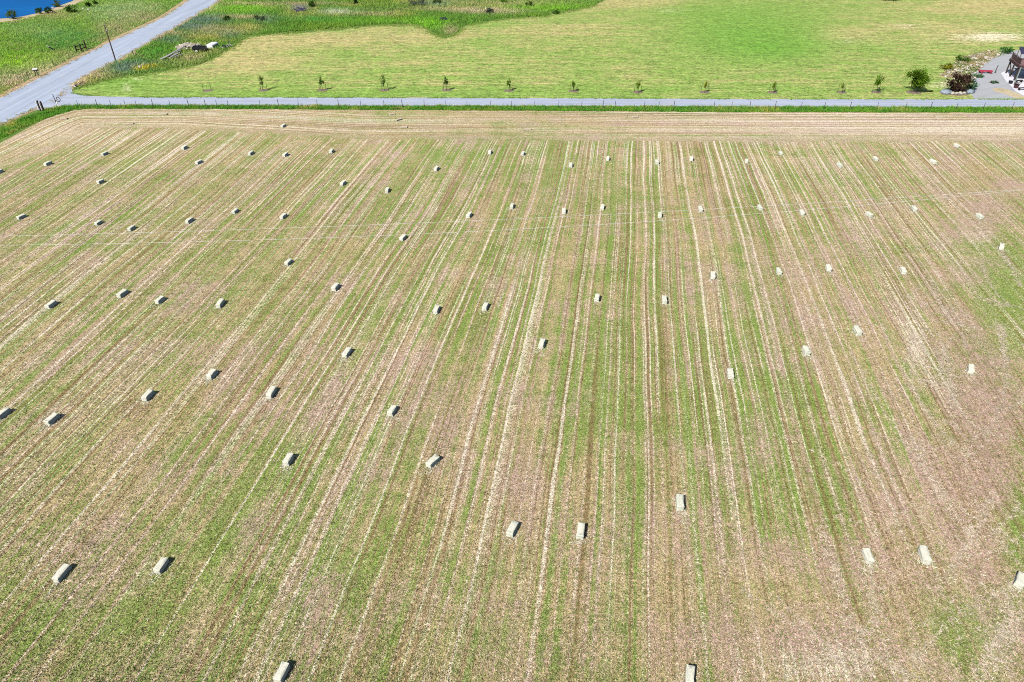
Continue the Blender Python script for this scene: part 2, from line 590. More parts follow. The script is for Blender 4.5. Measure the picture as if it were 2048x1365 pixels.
tone[:, 2] = blobs(lp, lq, [(1815, 53, 45, 6, .5), (1990, 74, 80, 10, .75), (1700, 82, 40, 8, .35), (1340, 22, 50, 6, .35), (253, 176, 14, 14, .5), (278, 158, 14, 6, .4), (1890, 82, 140, 14, .2), (1900, 165, 30, 10, .45), (1880, 172, 40, 8, .35), (1960, 190, 40, 6, .4)])
set_attr(lawn.data, 'tone', tone)


def strip(a, b):
    return list(a) + list(reversed(b))


prop(sheet("verge", strip(FIELD_EDGE, VERGE_TOP), .012, M_verge, .12), kind='structure')


def shift(pl, d):
    out = []
    for i, p_ in enumerate(pl):
        a, b = Vector(pl[max(0, i - 1)]), Vector(pl[min(len(pl) - 1, i + 1)])
        t = (b - a).normalized()
        out.append((p_[0] - t.y * d, p_[1] + t.x * d))
    return out


prop(sheet("road_shoulder", strip(shift(ROAD_W, 1.5), shift(ROAD_E[:5], -.6) + shift(ROAD_E[5:], -1.6)), .026, M_dry, .3), kind='structure')
prop(sheet("road", strip(ROAD_W, ROAD_E), .034, M_road, .10), kind='structure')
prop(sheet("driveway", [ROAD_E[3], ROAD_E[4], ROAD_E[5]] + DRIVE_TOP + list(reversed(DRIVE_BOT)), .041, M_drive, .10), kind='structure')
POND = Pxy([(-300, 62), (-60, 44), (0, 38), (20, 37), (45, 33.5), (70, 28), (97, 20), (125, 10), (150, 0), (175, -12), (260, -40), (150, -110), (-700, -70)])
BANK = Pxy([(-300, 72), (-60, 52), (0, 45), (20, 43), (45, 38), (72, 32), (105, 25), (135, 14), (165, 3), (195, -12), (300, -40), (150, -120), (-800, -70)])
prop(sheet("pond_bank", BANK, .008, M_soil, .5, 1.2), kind='structure')
prop(sheet("pond_water", POND, .022, M_water, .4, 1.2), kind='structure')
YARD = Pxy([(1950, 199.2), (1935, 186), (1945, 170), (1942, 158), (1950, 140), (1975, 125), (2000, 108), (2060, 96), (2300, 96), (2300, 199.2)])
prop(sheet("gravel_yard", YARD, .030, M_yard, .5), kind='structure')
SOILP = Pxy([(1878, 152), (1893, 138), (1915, 122), (1945, 108), (2000, 100), (2030, 99), (2010, 110), (1978, 122), (1962, 138), (1950, 158), (1930, 162), (1905, 158)])
prop(sheet("rock_garden_soil", SOILP, .025, M_soil, .5), kind='structure')
prop(sheet("dry_bank", Pxy([(1985, 177), (2010, 178), (2048, 193), (2080, 198.8), (2035, 198.8), (2010, 189), (1990, 184)]), .034, M_soil, .4), kind='structure')
g = G("white_patio")
p = g.pos()
n = g.noise(p, 6, 5, .75)
M_patio = g.bsdf(g.scale((.62, .60, .63), g.lin(n, .3, .7, .7, 1.15)), .9, .1, 0, g.bump(n, .4, .03))
prop(sheet("patio", Pxy([(2002, 147), (2011, 143), (2120, 143), (2120, 195), (2047, 192), (2032, 184), (2012, 163)]), .038, M_patio, .08), kind='structure')

# ------------------------------------------------------------------ grass tufts (stuff)
g = G("grass_blades")
at = g.attr('tint').outputs['Color']
d = g.n('ShaderNodeBsdfDiffuse'); g.put(d.inputs[0], at)
tl = g.n('ShaderNodeBsdfTranslucent'); g.put(tl.inputs[0], at)
mx = g.n('ShaderNodeMixShader'); mx.inputs[0].default_value = .42
g.t.links.new(d.outputs[0], mx.inputs[1]); g.t.links.new(tl.outputs[0], mx.inputs[2])
g.t.links.new(mx.outputs[0], g.out.inputs[0])
M_blade = g.m

g = G("dry_straw")
g.bsdf(g.attr('tint').outputs['Color'], .85, .1)
M_straw = g.m


def blades(name, X, Y, Hh, Cc, k=6, r=.18, wid=.05, z=0.0, lean=1.5, mat=None, parent=None, flat=False):
    n = len(X)
    N = n * k
    X = np.repeat(X, k) + rng.normal(0, r, N)
    Y = np.repeat(Y, k) + rng.normal(0, r, N)
    H = np.repeat(Hh, k) * rng.uniform(.55, 1.2, N)
    C = np.repeat(np.minimum(np.asarray(Cc) * (1.0 if flat or name in ('stubble', 'pot_plant') else 2.2), .85), k, 0) * rng.uniform(.8, 1.2, N)[:, None]
    a = rng.uniform(0, 2 * math.pi, N)
    b = rng.uniform(0, 2 * math.pi, N)
    wd = wid * rng.uniform(.6, 1.5, N)
    dx, dy = np.cos(a) * wd, np.sin(a) * wd
    z = np.broadcast_to(np.asarray(z, float), (n,))
    z = np.repeat(z, k)
    if flat:
        L = H
        V = np.stack([np.stack([X - np.cos(b) * L / 2 - dx, Y - np.sin(b) * L / 2 - dy, z + rng.uniform(.0, .03, N)], 1),
                      np.stack([X - np.cos(b) * L / 2 + dx, Y - np.sin(b) * L / 2 + dy, z + rng.uniform(.0, .03, N)], 1),
                      np.stack([X + np.cos(b) * L / 2, Y + np.sin(b) * L / 2, z + rng.uniform(.01, .09, N)], 1)], 1)
    else:
        tx, ty = np.cos(b) * H * lean * rng.uniform(0, 1, N), np.sin(b) * H * lean * rng.uniform(0, 1, N)
        V = np.stack([np.stack([X - dx, Y - dy, z], 1), np.stack([X + dx, Y + dy, z], 1), np.stack([X + tx, Y + ty, z + H], 1)], 1)
    V = V.reshape(-1, 3)
    T = np.arange(len(V)).reshape(-1, 3)
    return arr_mesh(name, V, T, mat or M_blade, np.repeat(C, 3, 0), parent)


def scatter(poly, dens):
    A = np.array(poly)
    x0, y0 = A.min(0); x1, y1 = A.max(0)
    n = int((x1 - x0) * (y1 - y0) * dens)
    X, Y = rng.uniform(x0, x1, n), rng.uniform(y0, y1, n)
    m = in_poly(X, Y, poly)
    return X[m], Y[m]


def colors(X, Y, base, dry, f=.15, seed=1, dry_amt=.3, lst=(), jit=.12):
    n = vnoise(X, Y, f, seed) * .6 + vnoise(X, Y, f * 3.3, seed + 4) * .4
    q = np.clip((n - (1 - dry_amt) + .12) / .24, 0, 1)[:, None]
    C = np.array(base)[None] * (1 - q) + np.array(dry)[None] * q
    gq = np.clip((vnoise(X, Y, f * 1.7, seed + 9) - .45) / .3, 0, 1)[:, None]
    C = C * (1 - gq * .45) + C * gq * .45 * np.array([1.5, 1.15, .8])
    pxs, pys = pix(X, Y)
    for (x, y, rx, ry, col, a) in lst:
        e = np.exp(-(((pxs - x) / rx) ** 2 + ((pys - y) / ry) ** 2)) * a
        e = np.clip(e * (.5 + vnoise(X, Y, .7, seed + 2)), 0, 1)
        e = np.clip(e * 1.15, 0, 1)[:, None] * rng.uniform(.75, 1, (len(X), 1))
        C = C * (1 - e) + np.array(col)[None] * e
    return C


GR, LG, DR, BL = (.085, .17, .025), (.125, .235, .03), (.30, .25, .13), (.10, .15, .125)
PALEG, TANP, YEL = (.36, .40, .26), (.44, .32, .22), (.34, .30, .02)
X, Y = scatter(strip(FIELD_EDGE[2:-1], VERGE_TOP[2:-1]), 9.0)
C = colors(X, Y, (.065, .17, .02), (.20, .22, .05), .25, 3, .28)
prop(blades("tall_verge_grass", X, Y, rng.uniform(.25, .55, len(X)), C, 6, .16, .045, .012), kind='stuff')

MEADOW = Pxy([(-140, 230), (0, 191), (60, 158), (130, 124), (212, 83), (318, 33), (366, 1), (430, -45), (330, -45), (195, -8), (150, 10), (105, 25), (72, 33), (20, 44), (-140, 66)])
X, Y = scatter(MEADOW, 3.6)
C = colors(X, Y, LG, (.26, .25, .10), .07, 5, .34, [(110, 140, 60, 18, TANP, .9), (40, 160, 60, 16, TANP, .75), (170, 108, 60, 12, DR, .5), (230, 62, 40, 22, DR, .75), (290, 35, 50, 16, DR, .75), (120, 88, 60, 12, (.05, .17, .03), .6), (140, 70, 60, 12, (.06, .19, .05), .6), (50, 125, 60, 16, (.20, .36, .02), .7),
                                                       (210, 25, 60, 16, PALEG, .28), (270, 12, 60, 12, PALEG, .25), (110, 30, 40, 10, DR, .5), (60, 60, 80, 20, PALEG, .15), (150, 140, 30, 6, DR, .9), (190, 118, 30, 5, DR, .9)])
prop(blades("meadow_grass", X, Y, rng.uniform(.2, .55, len(X)), C, 6, .28, .07, .0), kind='stuff')

WEEDS = Pxy([(146, 172), (185, 149.5), (238, 124), (330, 71.5), (400, 30), (446, 2), (520, -38), (700, -30), (1230, -30), (1208, 1), (1178, 13), (1090, 32), (1000, 38), (930, 50), (908, 68), (888, 74), (868, 66), (840, 49), (760, 49), (650, 59), (495, 71), (456, 95), (428, 112), (400, 128), (300, 146), (232, 154), (160, 174)])
X, Y = scatter(WEEDS, 3.4)
C = colors(X, Y, (.085, .175, .025), (.22, .24, .07), .06, 8, .30,
           [(190, 150, 45, 9, DR, .9), (160, 168, 14, 10, TANP, .9), (260, 112, 30, 5, DR, .6), (340, 68, 40, 6, DR, .8), (420, 18, 30, 7, TANP, .8), (270, 133, 45, 9, BL, .9), (240, 140, 30, 7, BL, .8), (420, 40, 45, 9, BL, .9), (385, 55, 40, 9, BL, .8), (340, 82, 35, 8, BL, .6), (460, 70, 25, 9, BL, .55), (600, 18, 16, 6, (.17, .16, .20), .95),
            (530, 40, 30, 9, BL, .5), (310, 105, 40, 14, (.07, .21, .03), .8), (470, 18, 70, 12, (.15, .33, .03), .85), (560, 9, 130, 3.5, DR, .9), (480, 36, 45, 4, DR, .9), (430, 62, 40, 9, DR, .6), (640, 40, 60, 6, (.06, .21, .04), .8), (675, 25, 35, 5, PALEG, .8), (740, 30, 70, 4, DR, .6), (300, 135, 26, 4, YEL, .9), (283, 140, 14, 4, YEL, .8), (384, 118, 20, 6, DR, .7),
            (900, 20, 130, 4, DR, .8), (980, 24, 60, 5, TANP, .9), (900, 62, 14, 10, DR, .8), (760, 43, 90, 5, (.12, .26, .025), .9), (860, 48, 30, 9, (.14, .33, .02), .9), (1100, 15, 90, 8, (.13, .28, .02), .95), (1000, 8, 140, 6, DR, .55), (870, 8, 30, 6, (.16, .22, .12), .9), (800, 15, 60, 6, GR, .6)])
prop(blades("roadside_weeds", X, Y, rng.uniform(.3, .85, len(X)), C, 6, .3, .08, .0), kind='stuff')

X, Y = scatter(SOILP, 5)
C = colors(X, Y, (.06, .10, .02), (.20, .16, .09), .3, 12, .5, [(2010, 104, 20, 6, (.05, .2, .02), .9)])
prop(blades("garden_weeds", X, Y, rng.uniform(.15, .4, len(X)), C, 5, .2, .06, .02), kind='stuff')

EX, EY, EC = [], [], []
for pl, dens, wd, col in ((ROAD_W[1:], 7, .45, (.30, .25, .12)), (ROAD_E[4:], 9, .5, (.32, .25, .13)), (ROAD_E[1:4], 8, .45, (.20, .20, .07)), (DRIVE_TOP, 12, .22, (.13, .22, .04)), (LAWN_TOP, 16, .7, (.11, .19, .03)), (LAWN_TOP, 6, 1.3, (.20, .22, .06)), (DRIVE_BOT, 8, .25, (.22, .24, .09))):
    for (x0, y0), (x1, y1) in zip(pl[:-1], pl[1:]):
        n_ = int(math.hypot(x1 - x0, y1 - y0) * dens)
        t_ = rng.uniform(0, 1, n_)
        keep = vnoise(x0 + (x1 - x0) * t_, y0 + (y1 - y0) * t_, .5, 7) > .35
        EX.append((x0 + (x1 - x0) * t_ + rng.normal(0, wd, n_))[keep]); EY.append((y0 + (y1 - y0) * t_ + rng.normal(0, wd, n_))[keep])
        EC.append(np.tile(np.array([col]), (int(keep.sum()), 1)))
prop(blades("road_edge_grass", np.concatenate(EX), np.concatenate(EY), rng.uniform(.08, .25, sum(map(len, EX))), np.concatenate(EC), 5, .14, .05, .03), kind='stuff')

# ------------------------------------------------------------------ loose straw left on the field (stuff)
SX, SY = [], []


def straw_line(pts, wd=.22, dens=26):
    w_ = [P(*q) for q in pts]
    for a, b in zip(w_[:-1], w_[1:]):
        L = (b - a).length
        n = int(L * dens)
        t = rng.uniform(0, 1, n)
        SX.append(a.x + (b.x - a.x) * t + rng.normal(0, wd, n))
        SY.append(a.y + (b.y - a.y) * t + rng.normal(0, wd, n))


for pl in [[(1734, 1137), (1744, 1190), (1754, 1232), (1724, 1267), (1676, 1227)], [(1724, 1267), (1730, 1310), (1734, 1352)], [(2029, 1174), (1994, 1282), (1964, 1365)], [(2047, 1222), (2009, 1282), (2024, 1357)],
           [(1784, 1322), (1824, 1372)], [(1819, 1297), (1839, 1337)], [(1824, 872), (1874, 982), (1914, 1040), (1954, 1077)], [(1826, 665), (1824, 750), (1874, 770)], [(2004, 650), (2009, 725)], [(1888, 690), (1902, 760), (1906, 820)],
           [(1974, 600), (2024, 614)], [(1999, 495), (2044, 575)], [(1862, 560), (1900, 640), (1960, 660)], [(1990, 990), (1960, 1040), (1895, 1165)], [(1640, 1050), (1690, 1215)]]:
    straw_line(smooth(pl), .20, 30)
for pl in [[(1964, 520), (1974, 560), (2004, 600), (2047, 620)], [(1914, 520), (1939, 570), (1964, 600), (1999, 615)], [(1904, 630), (1924, 650), (1929, 700)], [(1949, 790), (2004, 820), (2048, 800)], [(1844, 822), (1919, 857)], [(1954, 1077), (2004, 1052), (2040, 1010)],
           [(1844, 690), (1850, 660), (1872, 665), (1886, 700), (1876, 750), (1852, 745), (1844, 690)], [(1760, 640), (1800, 740), (1880, 860), (1960, 930)], [(1700, 700), (1790, 860), (1900, 1000), (2040, 1090)], [(2048, 880), (1960, 860), (1900, 790), (1870, 690)], [(1990, 640), (2010, 720), (2006, 800), (1970, 880)], [(1700, 1365), (1650, 1290), (1560, 1200)], [(1560, 1365), (1660, 1310), (1760, 1320), (1850, 1365)],
           [(1830, 1330), (1900, 1240), (1960, 1210), (2048, 1150)], [(1940, 1365), (1985, 1290), (2048, 1260)], [(1480, 1180), (1600, 1260), (1720, 1365)]]:
    straw_line(smooth(pl), .10, 13)
for k in range(60):                       # criss-cross wheel marks where the machines turned
    c0 = P(rng.uniform(1740, 2060), rng.uniform(380, 1365))
    r0, a0, da = rng.uniform(5, 16), rng.uniform(0, 6.28), rng.uniform(.5, 1.3)
    pts = [(c0.x + r0 * (math.cos(a0 + da * j / 8) - math.cos(a0)), c0.y + r0 * (math.sin(a0 + da * j / 8) - math.sin(a0))) for j in range(9)]
    straw_line([pix(*q) for q in pts], .08, 6)
X, Y = np.concatenate(SX), np.concatenate(SY)
C = np.tile(np.array([[.54, .445, .335]]), (len(X), 1))
prop(blades("loose_straw", X, Y, rng.uniform(.14, .36, len(X)), C, 3, .06, .019, .024, flat=True, mat=M_straw), kind='stuff')

# short stubble standing over the nearer field
n = 260000
Y = 17 + (rng.uniform(0, 1, n) ** 1.7) * 75
X = rng.uniform(-1, 1, n) * (20 + Y * .78)
fe_y = np.interp(X, fe[:, 0], fe[:, 1])
m = Y < fe_y - 1
X, Y = X[m], Y[m]
uu, _ = row_uv(X, Y)
q = vnoise(uu, Y * .03, 1.1, 2)
C = np.where((rng.uniform(0, 1, len(X)) < .25 + .5 * (q > .5))[:, None], np.array([[.17, .23, .05]]), np.array([[.50, .41, .23]]))
prop(blades("stubble", X, Y, rng.uniform(.05, .13, len(X)), C, 3, .10, .018, .018, lean=.9, mat=M_straw), kind='stuff')

# ------------------------------------------------------------------ hay bales
g = G("baled_hay")
o = g.obj()
n1 = g.noise(g.map(o, scale=(60, 7, 60)), 1, 4, .7)
n2 = g.noise(o, 26, 5, .75)
n3 = g.noise(o, 3, 2, .5)
inf = g.n('ShaderNodeObjectInfo').outputs['Random']
c = g.mix(g.step(n2, .35, .65), (.60, .57, .44), (.76, .735, .61))
c = g.mix(g.step(g.add(n3, g.mul(g.add(inf, -.5), .4)), .42, .7), c, (.58, .59, .46))
c = g.scale(c, g.lin(n1, .3, .7, .62, 1.2))
M_bale = g.bsdf(c, .95, .08, 0, g.bump(g.add(n1, n2), .9, .03))


def bale_mesh(seed):
    rnd = random.Random(seed)
    bm = bmesh.new()
    bmesh.ops.create_cube(bm, size=1)
    L, W, Hh = 1.00 + rnd.uniform(-.06, .08), .46, .42
    bmesh.ops.scale(bm, vec=(W, L, Hh), verts=bm.verts)
    bmesh.ops.bevel(bm, geom=bm.edges[:], offset=.06, segments=2, affect='EDGES', profile=.6)
    bmesh.ops.subdivide_edges(bm, edges=bm.edges[:], cuts=3, use_grid_fill=True)
    bend, tw = rnd.uniform(-.05, .05), rnd.uniform(-.06, .06)
    for v_ in bm.verts:
        y = v_.co.y / L
        v_.co.x += bend * (4 * y * y - 1) * .5 + tw * y * .3
        v_.co.z += rnd.uniform(-.01, .01)
        for ys in (-.22, .22):                     # waists where the two strings bite
            k = math.exp(-((y - ys) / .035) ** 2)
            v_.co.x *= 1 - .05 * k
            v_.co.z *= 1 - .06 * k
        nv = mnoise.noise_vector(v_.co * 7 + Vector((seed * 3.1, 0, 0)))
        v_.co += nv * .030 + mnoise.noise_vector(v_.co * 19 + Vector((0, seed * 2.3, 0))) * .016
        v_.co.z += Hh / 2
        v_.co.z = max(v_.co.z, 0)
        if v_.co.z < .06:                          # straw slumped round the foot
            v_.co.x *= 1.06; v_.co.y *= 1.03
    me = bpy.data.meshes.new("hay_bale")
    bmesh.ops.recalc_face_normals(bm, faces=bm.faces)
    bm.to_mesh(me); bm.free()
    me.materials.append(M_bale)
    for p_ in me.polygons: p_.use_smooth = True
    return me


BALES = [bale_mesh(i) for i in range(8)]
M_flat = plain("straw_coloured_hay", (.44, .36, .26), .95, .08, .4, 8, 0, .8)
FLAT = []
for me_ in BALES[:3]:
    m2 = me_.copy(); m2.materials.clear(); m2.materials.append(M_flat); FLAT.append(m2)
ORD = ['first', 'second', 'third', 'fourth', 'fifth', 'sixth', 'seventh', 'eighth', 'ninth', 'tenth', 'eleventh', 'twelfth', 'thirteenth', 'fourteenth', 'fifteenth', 'sixteenth', 'seventeenth', 'eighteenth', 'nineteenth', 'twentieth', 'twenty-first', 'twenty-second']
HEAD = math.atan(.154)
ROWS = [
    ("in the headland row beside the fence", [(128, 237, 84), (261, 247, 70), (328, 228, 84), (567, 252, 12), (784, 228, 60), (797, 239, 50), (808, 254, 86), (1056, 258, 88), (1270, 233, 88), (1375, 260, 88), (1646, 260, 88), (1699, 234, 88), (1878, 234, 88)]),
    ("in second row from the fence", [(-2, 344, 6), (96, 328, 4), (209, 308, 6), (369, 296, 0), (398, 325, 10), (502, 307, 6), (571, 310, 4), (663, 303, -4), (873, 338, 6), (980, 305, 0), (1046, 308, 6), (1142, 331, -3), (1216, 318, 0), (1314, 325, -4), (1383, 318, 4), (1493, 323, 0), (1561, 307, -4), (1679, 331, -14), (1751, 318, -6), (1866, 324, -14), (1913, 292, -16)]),
    ("in third row from the fence", [(43, 434, 10), (197, 446, 4), (201, 364, 8), (263, 457, 0), (379, 442, 4), (470, 423, 2), (567, 433, 4), (686, 367, 2), (775, 381, -4), (806, 476, 12), (938, 431, 4), (1024, 413, -2), (1128, 423, 0), (1205, 415, 4), (1320, 431, 0), (1401, 419, -3), (1520, 416, -6), (1604, 426, -4), (1738, 430, -16), (1828, 418, -2), (1959, 433, -10)]),
    ("in fourth row from the fence", [(102, 610, 0), (245, 588, 4), (320, 601, 2), (441, 608, -8), (577, 525, 6), (671, 575, 6), (873, 620, 0), (971, 614, 2), (1194, 597, 2), (1329, 601, -2), (1426, 552, 4), (1558, 543, -2), (1657, 537, 0), (1806, 542, 4), (2003, 494, 24)]),
    ("in fifth row from the fence", [(6, 828, 2), (104, 839, 6), (296, 792, 0), (424, 750, 0), (543, 786, -2), (694, 706, 6), (784, 822, 4), (1084, 688, 2), (1461, 748, -2), (1612, 703, -3), (1715, 662, -6), (1942, 739, 18)]),
    ("in the nearest full row", [(124, 1147, 0), (323, 1132, 2), (577, 920, 2), (866, 924, 28), (1025, 1059, 10), (1161, 1063, 0), (1360, 1006, -2), (1736, 1113, -6), (1849, 1111, 2), (2040, 1162, 30)]),
    ("cut off by the bottom edge of the photo", [(564, 1346, 4), (1380, 1352, 4)]),
]
SPECIAL = {
    (866, 924): "pale hay bale turned slantwise across its row near the centre foreground",
    (296, 792): "hay bale beside the orange-brown patch of dead straw on the left",
    (2040, 1162): "bright hay bale turned sideways and cut by the right edge of the photo",
    (1849, 1111): "pale bale with a dark green streak of missed grass running from its corner",
    (1736, 1113): "long pale bale at the head of a forked straw trail, lower right",
    (2003, 494): "hay bale turned slantwise beside the worn pink ground at the right edge",
    (1942, 739): "tilted pale bale lying among curved wheel tracks near the right edge",
    (6, 828): "dark-sided hay bale cut by the left edge below the middle of the photo",
    (-2, 344): "small dark hay bale cut by the left edge near the top",
    (564, 1346): "left of the two big bales cut off by the bottom edge",
    (1380, 1352): "right of the two big bales cut off by the bottom edge",
    (806, 476): "hay bale just under the lower of the two power lines, left of centre",
    (263, 457): "hay bale just above the upper power line towards the left edge",
    (1913, 292): "small bale highest of the scattered ones at the right, below the headland",
    (567, 252): "dark little bale end-on, alone on the pale headland at the left",
    (128, 237): "faint flat bale on the headland beside the curve of the green verge",
}
bal = 0
SKX, SKY = [], []
for desc, lst in ROWS:
    for i, (x, y, a) in enumerate(lst):
        pt = P(x, y, .19)
        o = bpy.data.objects.new("hay_bale", FLAT[bal % 3] if abs(a) > 40 else BALES[bal % 8])
        o.location = (pt.x, pt.y, .018)
        o.rotation_euler = (0, 0, -HEAD * (1 if abs(a) < 40 else 0) - math.radians(a) + random.uniform(-.05, .05))
        k = random.uniform(.95, 1.05)
        o.scale = (k, k * random.uniform(.95, 1.05), k * (random.uniform(.92, 1.05) if abs(a) < 40 else .55))
        COL.objects.link(o)
        look = "shadowed hay bale" if x < 700 else ("greyish hay bale" if x < 1250 else "pale hay bale")
        if abs(a) > 40: look = "faint flat hay bale"
        lab = SPECIAL.get((x, y)) or f"{look}, {ORD[i]} from the left {desc}"
        prop(o, lab, "hay bale", "small square hay bales scattered over the cut field")
        n = 60 if y > 640 else 26
        ang_ = o.rotation_euler.z
        ca, sa = math.cos(ang_), math.sin(ang_)
        lx = rng.normal(0, .30, n); ly = rng.normal(-.35, .45, n)
        SKX.append(pt.x + lx * ca - ly * sa); SKY.append(pt.y + lx * sa + ly * ca)
        bal += 1
X, Y = np.concatenate(SKX), np.concatenate(SKY)
C = np.tile(np.array([[.62, .58, .43]]), (len(X), 1))
prop(blades("straw_litter", X, Y, rng.uniform(.12, .3, len(X)), C, 3, .05, .018, .024, flat=True, mat=M_straw), kind='stuff')

# ------------------------------------------------------------------ power cables
M_cable = plain("bare_cable", (.60, .58, .55), .5, .4, .1, 2, 0, 0)


def cable(a, b, sag, label):
    A, B = P(*a, 9.0), P(*b, 9.0)
    pts = []
    for i in range(-26, 67):
        t = i / 40
        q = A.lerp(B, t)
        q.z = 9 + 4 * sag * (t * t - t)
        pts.append(q)
    bm = bmesh.new()
    curve_tube(bm, pts, .011, 5)
    return prop(from_bm("power_cable", bm, M_cable), label, "power cable", "power cables crossing above the field")


cable((0, 473), (1780, 397), .45, "upper of two thin pale cables strung across above the hay field")
cable((0, 491), (1780, 406), .85, "lower of two thin pale cables strung across above the hay field")

# ------------------------------------------------------------------ wood, wire, fences
M_wood = plain("weathered_wood", (.10, .075, .055), .9, .15, .5, 9)
M_dkwood = plain("dark_timber", (.045, .03, .025), .8, .2, .4, 9)
M_grey = plain("grey_board", (.34, .32, .31), .9, .15, .5, 6)
M_white = plain("white_paint", (.78, .77, .74), .6, .3, .15, 5)
M_steel = plain("rusty_steel", (.07, .055, .05), .7, .3, .4, 9, .3)
M_wire = plain("wire", (.22, .22, .22), .5, .4, .1, 5, .6, 0)
M_black = plain("black_paint", (.012, .012, .018), .45, .4, .3, 5, 0, 0)
M_red = plain("red_paint", (.38, .03, .06), .55, .4, .3, 8, 0, 0)
M_tyre = plain("tyre_rubber", (.02, .02, .02), .9, .2, .3, 6, 0, 0)
M_pink = plain("pinkish_white_wood", (.70, .62, .60), .8, .2, .2, 5)


def post_bm(h, r, wood, lean=0.0, seed=0):
    bm = bmesh.new()
    if wood:
        tube(bm, (0, 0, -.2), (lean, 0, h), r, r * .9, 7)
        tube(bm, (lean, 0, h), (lean, 0, h + .03), r * .9, r * .55, 7)
    else:
        box(bm, (lean / 2, 0, h / 2 - .1), (r * .7, r * 2, h + .2))
        box(bm, (lean / 2 + r, 0, h / 2 - .1), (r * 2, r * .5, h + .2))
    return bm


def fence(name, label, cat, posts, wires=(.35, .65, .95, 1.2), hs=(1.25, 1.35)):
    """posts: (px, py, wood)"""
    w_ = [P(x, y) for x, y, *_ in posts]
    t = thing(name, label, cat, (w_[0].x, w_[0].y, 0))
    org = w_[0]
    tops = []
    for i, (q, pp) in enumerate(zip(w_, posts)):
        wood = pp[2]
        h = hs[1] if wood else hs[0]
        if len(pp) > 3: h = pp[3]
        ln = random.uniform(-.06, .06)
        o = from_bm("fence_post", post_bm(h, (.052 if wood else .026) * random.uniform(.9, 1.2), wood, ln), M_wood if wood else M_steel, t)
        o.location = q - org
        o.rotation_euler = (0, 0, random.uniform(-.3, .3))
        tops.append(q - org)
    for z in wires:
        bm = bmesh.new()
        curve_tube(bm, [Vector((q.x, q.y + .05, z)) for q in tops], .004, 4)
        from_bm("wire_strand", bm, M_wire, t)
    return t


dp = [(158, 216), (196, 215), (223, 215), (252, 215), (274, 215), (307, 215), (341, 215), (378, 215), (412, 215), (434, 215), (457, 215), (521, 215), (558, 215), (598, 215), (635, 215.5), (678, 215.5), (722, 215.5), (768, 216), (805, 216), (849, 216), (892, 216), (934, 216.5), (981, 216.5),
      (1023, 217), (1068, 217), (1117, 217), (1163, 217.5), (1206, 217.5), (1230, 217.5), (1288, 218), (1317, 218), (1347, 218), (1427, 218.5), (1462, 218.5), (1499, 219), (1549, 219), (1601, 219.5), (1648, 219.5), (1699, 220), (1753, 220), (1810, 220), (1860, 220.5), (1911, 220.5), (1965, 221), (2022, 221), (2080, 221), (2140, 221)]
WOOD = {196, 307, 378, 412, 805, 678, 849, 1206, 1347, 1499, 1549, 1699, 1860, 558, 2022}
fence("wire_fence", "long wire fence on thin posts in the grass verge along the driveway", "fence", [(x, y, x in WOOD) for x, y in dp])
fence("wire_fence", "old wire fence along the far side of the gravel road beside the meadow", "fence",
      [(-40, 204, 0), (23, 177, 0), (39, 165, 0), (57, 157, 1, 1.5), (91, 140, 0), (108, 132, 1, 1.4), (125, 125, 0), (140, 119, 0), (183, 93, 0), (193, 89, 0), (207, 82, 1), (233, 65, 0), (246, 61, 1), (262, 52, 0), (288, 39, 0), (294, 35, 1, 1.6), (313, 26, 0), (333, 16, 0), (352, 4, 0), (375, -14, 0)])
fence("wire_fence", "sagging wire fence crossing the meadow to the timber brace", "fence",
      [(-60, 107, 0), (18, 103, 1, 1.6), (41, 101, 0), (61, 103, 0), (85, 106, 0), (101, 103, 0), (121, 102, 0), (141, 100, 1, 1.4)], wires=(.4, .9))
fence("wire_fence", "short run of leaning posts on the weedy side of the gravel road", "fence",
      [(268, 111, 1, 1.1), (393, 36, 0), (418, 21, 0), (441, 9, 1, 1.3), (462, -4, 0)], wires=(.9,))

# timber H-brace
pA, pB, pC = P(154, 105), P(164, 104), P(173, 99)
t = thing("timber_brace", "dark timber fence brace with three posts and two rails by the road", "fence brace", (pA.x, pA.y, 0))
for q, h in ((pA, 1.5), (pB, 1.7), (pC, 1.9)):
    bm = bmesh.new(); tube(bm, (0, 0, -.2), (0, 0, h), .15, .13, 8)
    o = from_bm("brace_post", bm, M_dkwood, t); o.location = q - pA
for z in (.45, 1.15):
    bm = bmesh.new()
    tube(bm, (0, -.17, z), (pC - pA) + Vector((.3, -.17, z + .1)), .09, .09, 8)
    from_bm("brace_rail", bm, M_dkwood, t)

# bent pipe post
q = P(206, 82)
bm = bmesh.new()
curve_tube(bm, [Vector((0, 0, -.1)), Vector((0, 0, 1.55)), Vector((.1, 0, 1.75)), Vector((.35, .1, 1.85)), Vector((.7, .2, 1.85)), Vector((1.0, .3, 1.7))], .04, 6)
o = from_bm("bent_pipe", bm, M_steel); o.location = q + Vector((-.35, -.1, 0))
prop(o, "bent steel pipe curving over beside the meadow fence and the utility pole", "pipe")

# leaning white board by the meadow fence
q = P(101, 101)
bm = bmesh.new()
R_ = Matrix.Rotation(math.radians(52), 3, 'X')
box(bm, (0, .25, .5), (1.1, .05, 1.5), R_, .01)
for k in (-.35, .35): box(bm, (k, .20, .47), (.1, .06, 1.45), R_)
o = from_bm("white_board", bm, M_white); o.location = q; o.rotation_euler = (0, 0, -.5)
prop(o, "white board propped at a slant against the sagging meadow fence", "board")

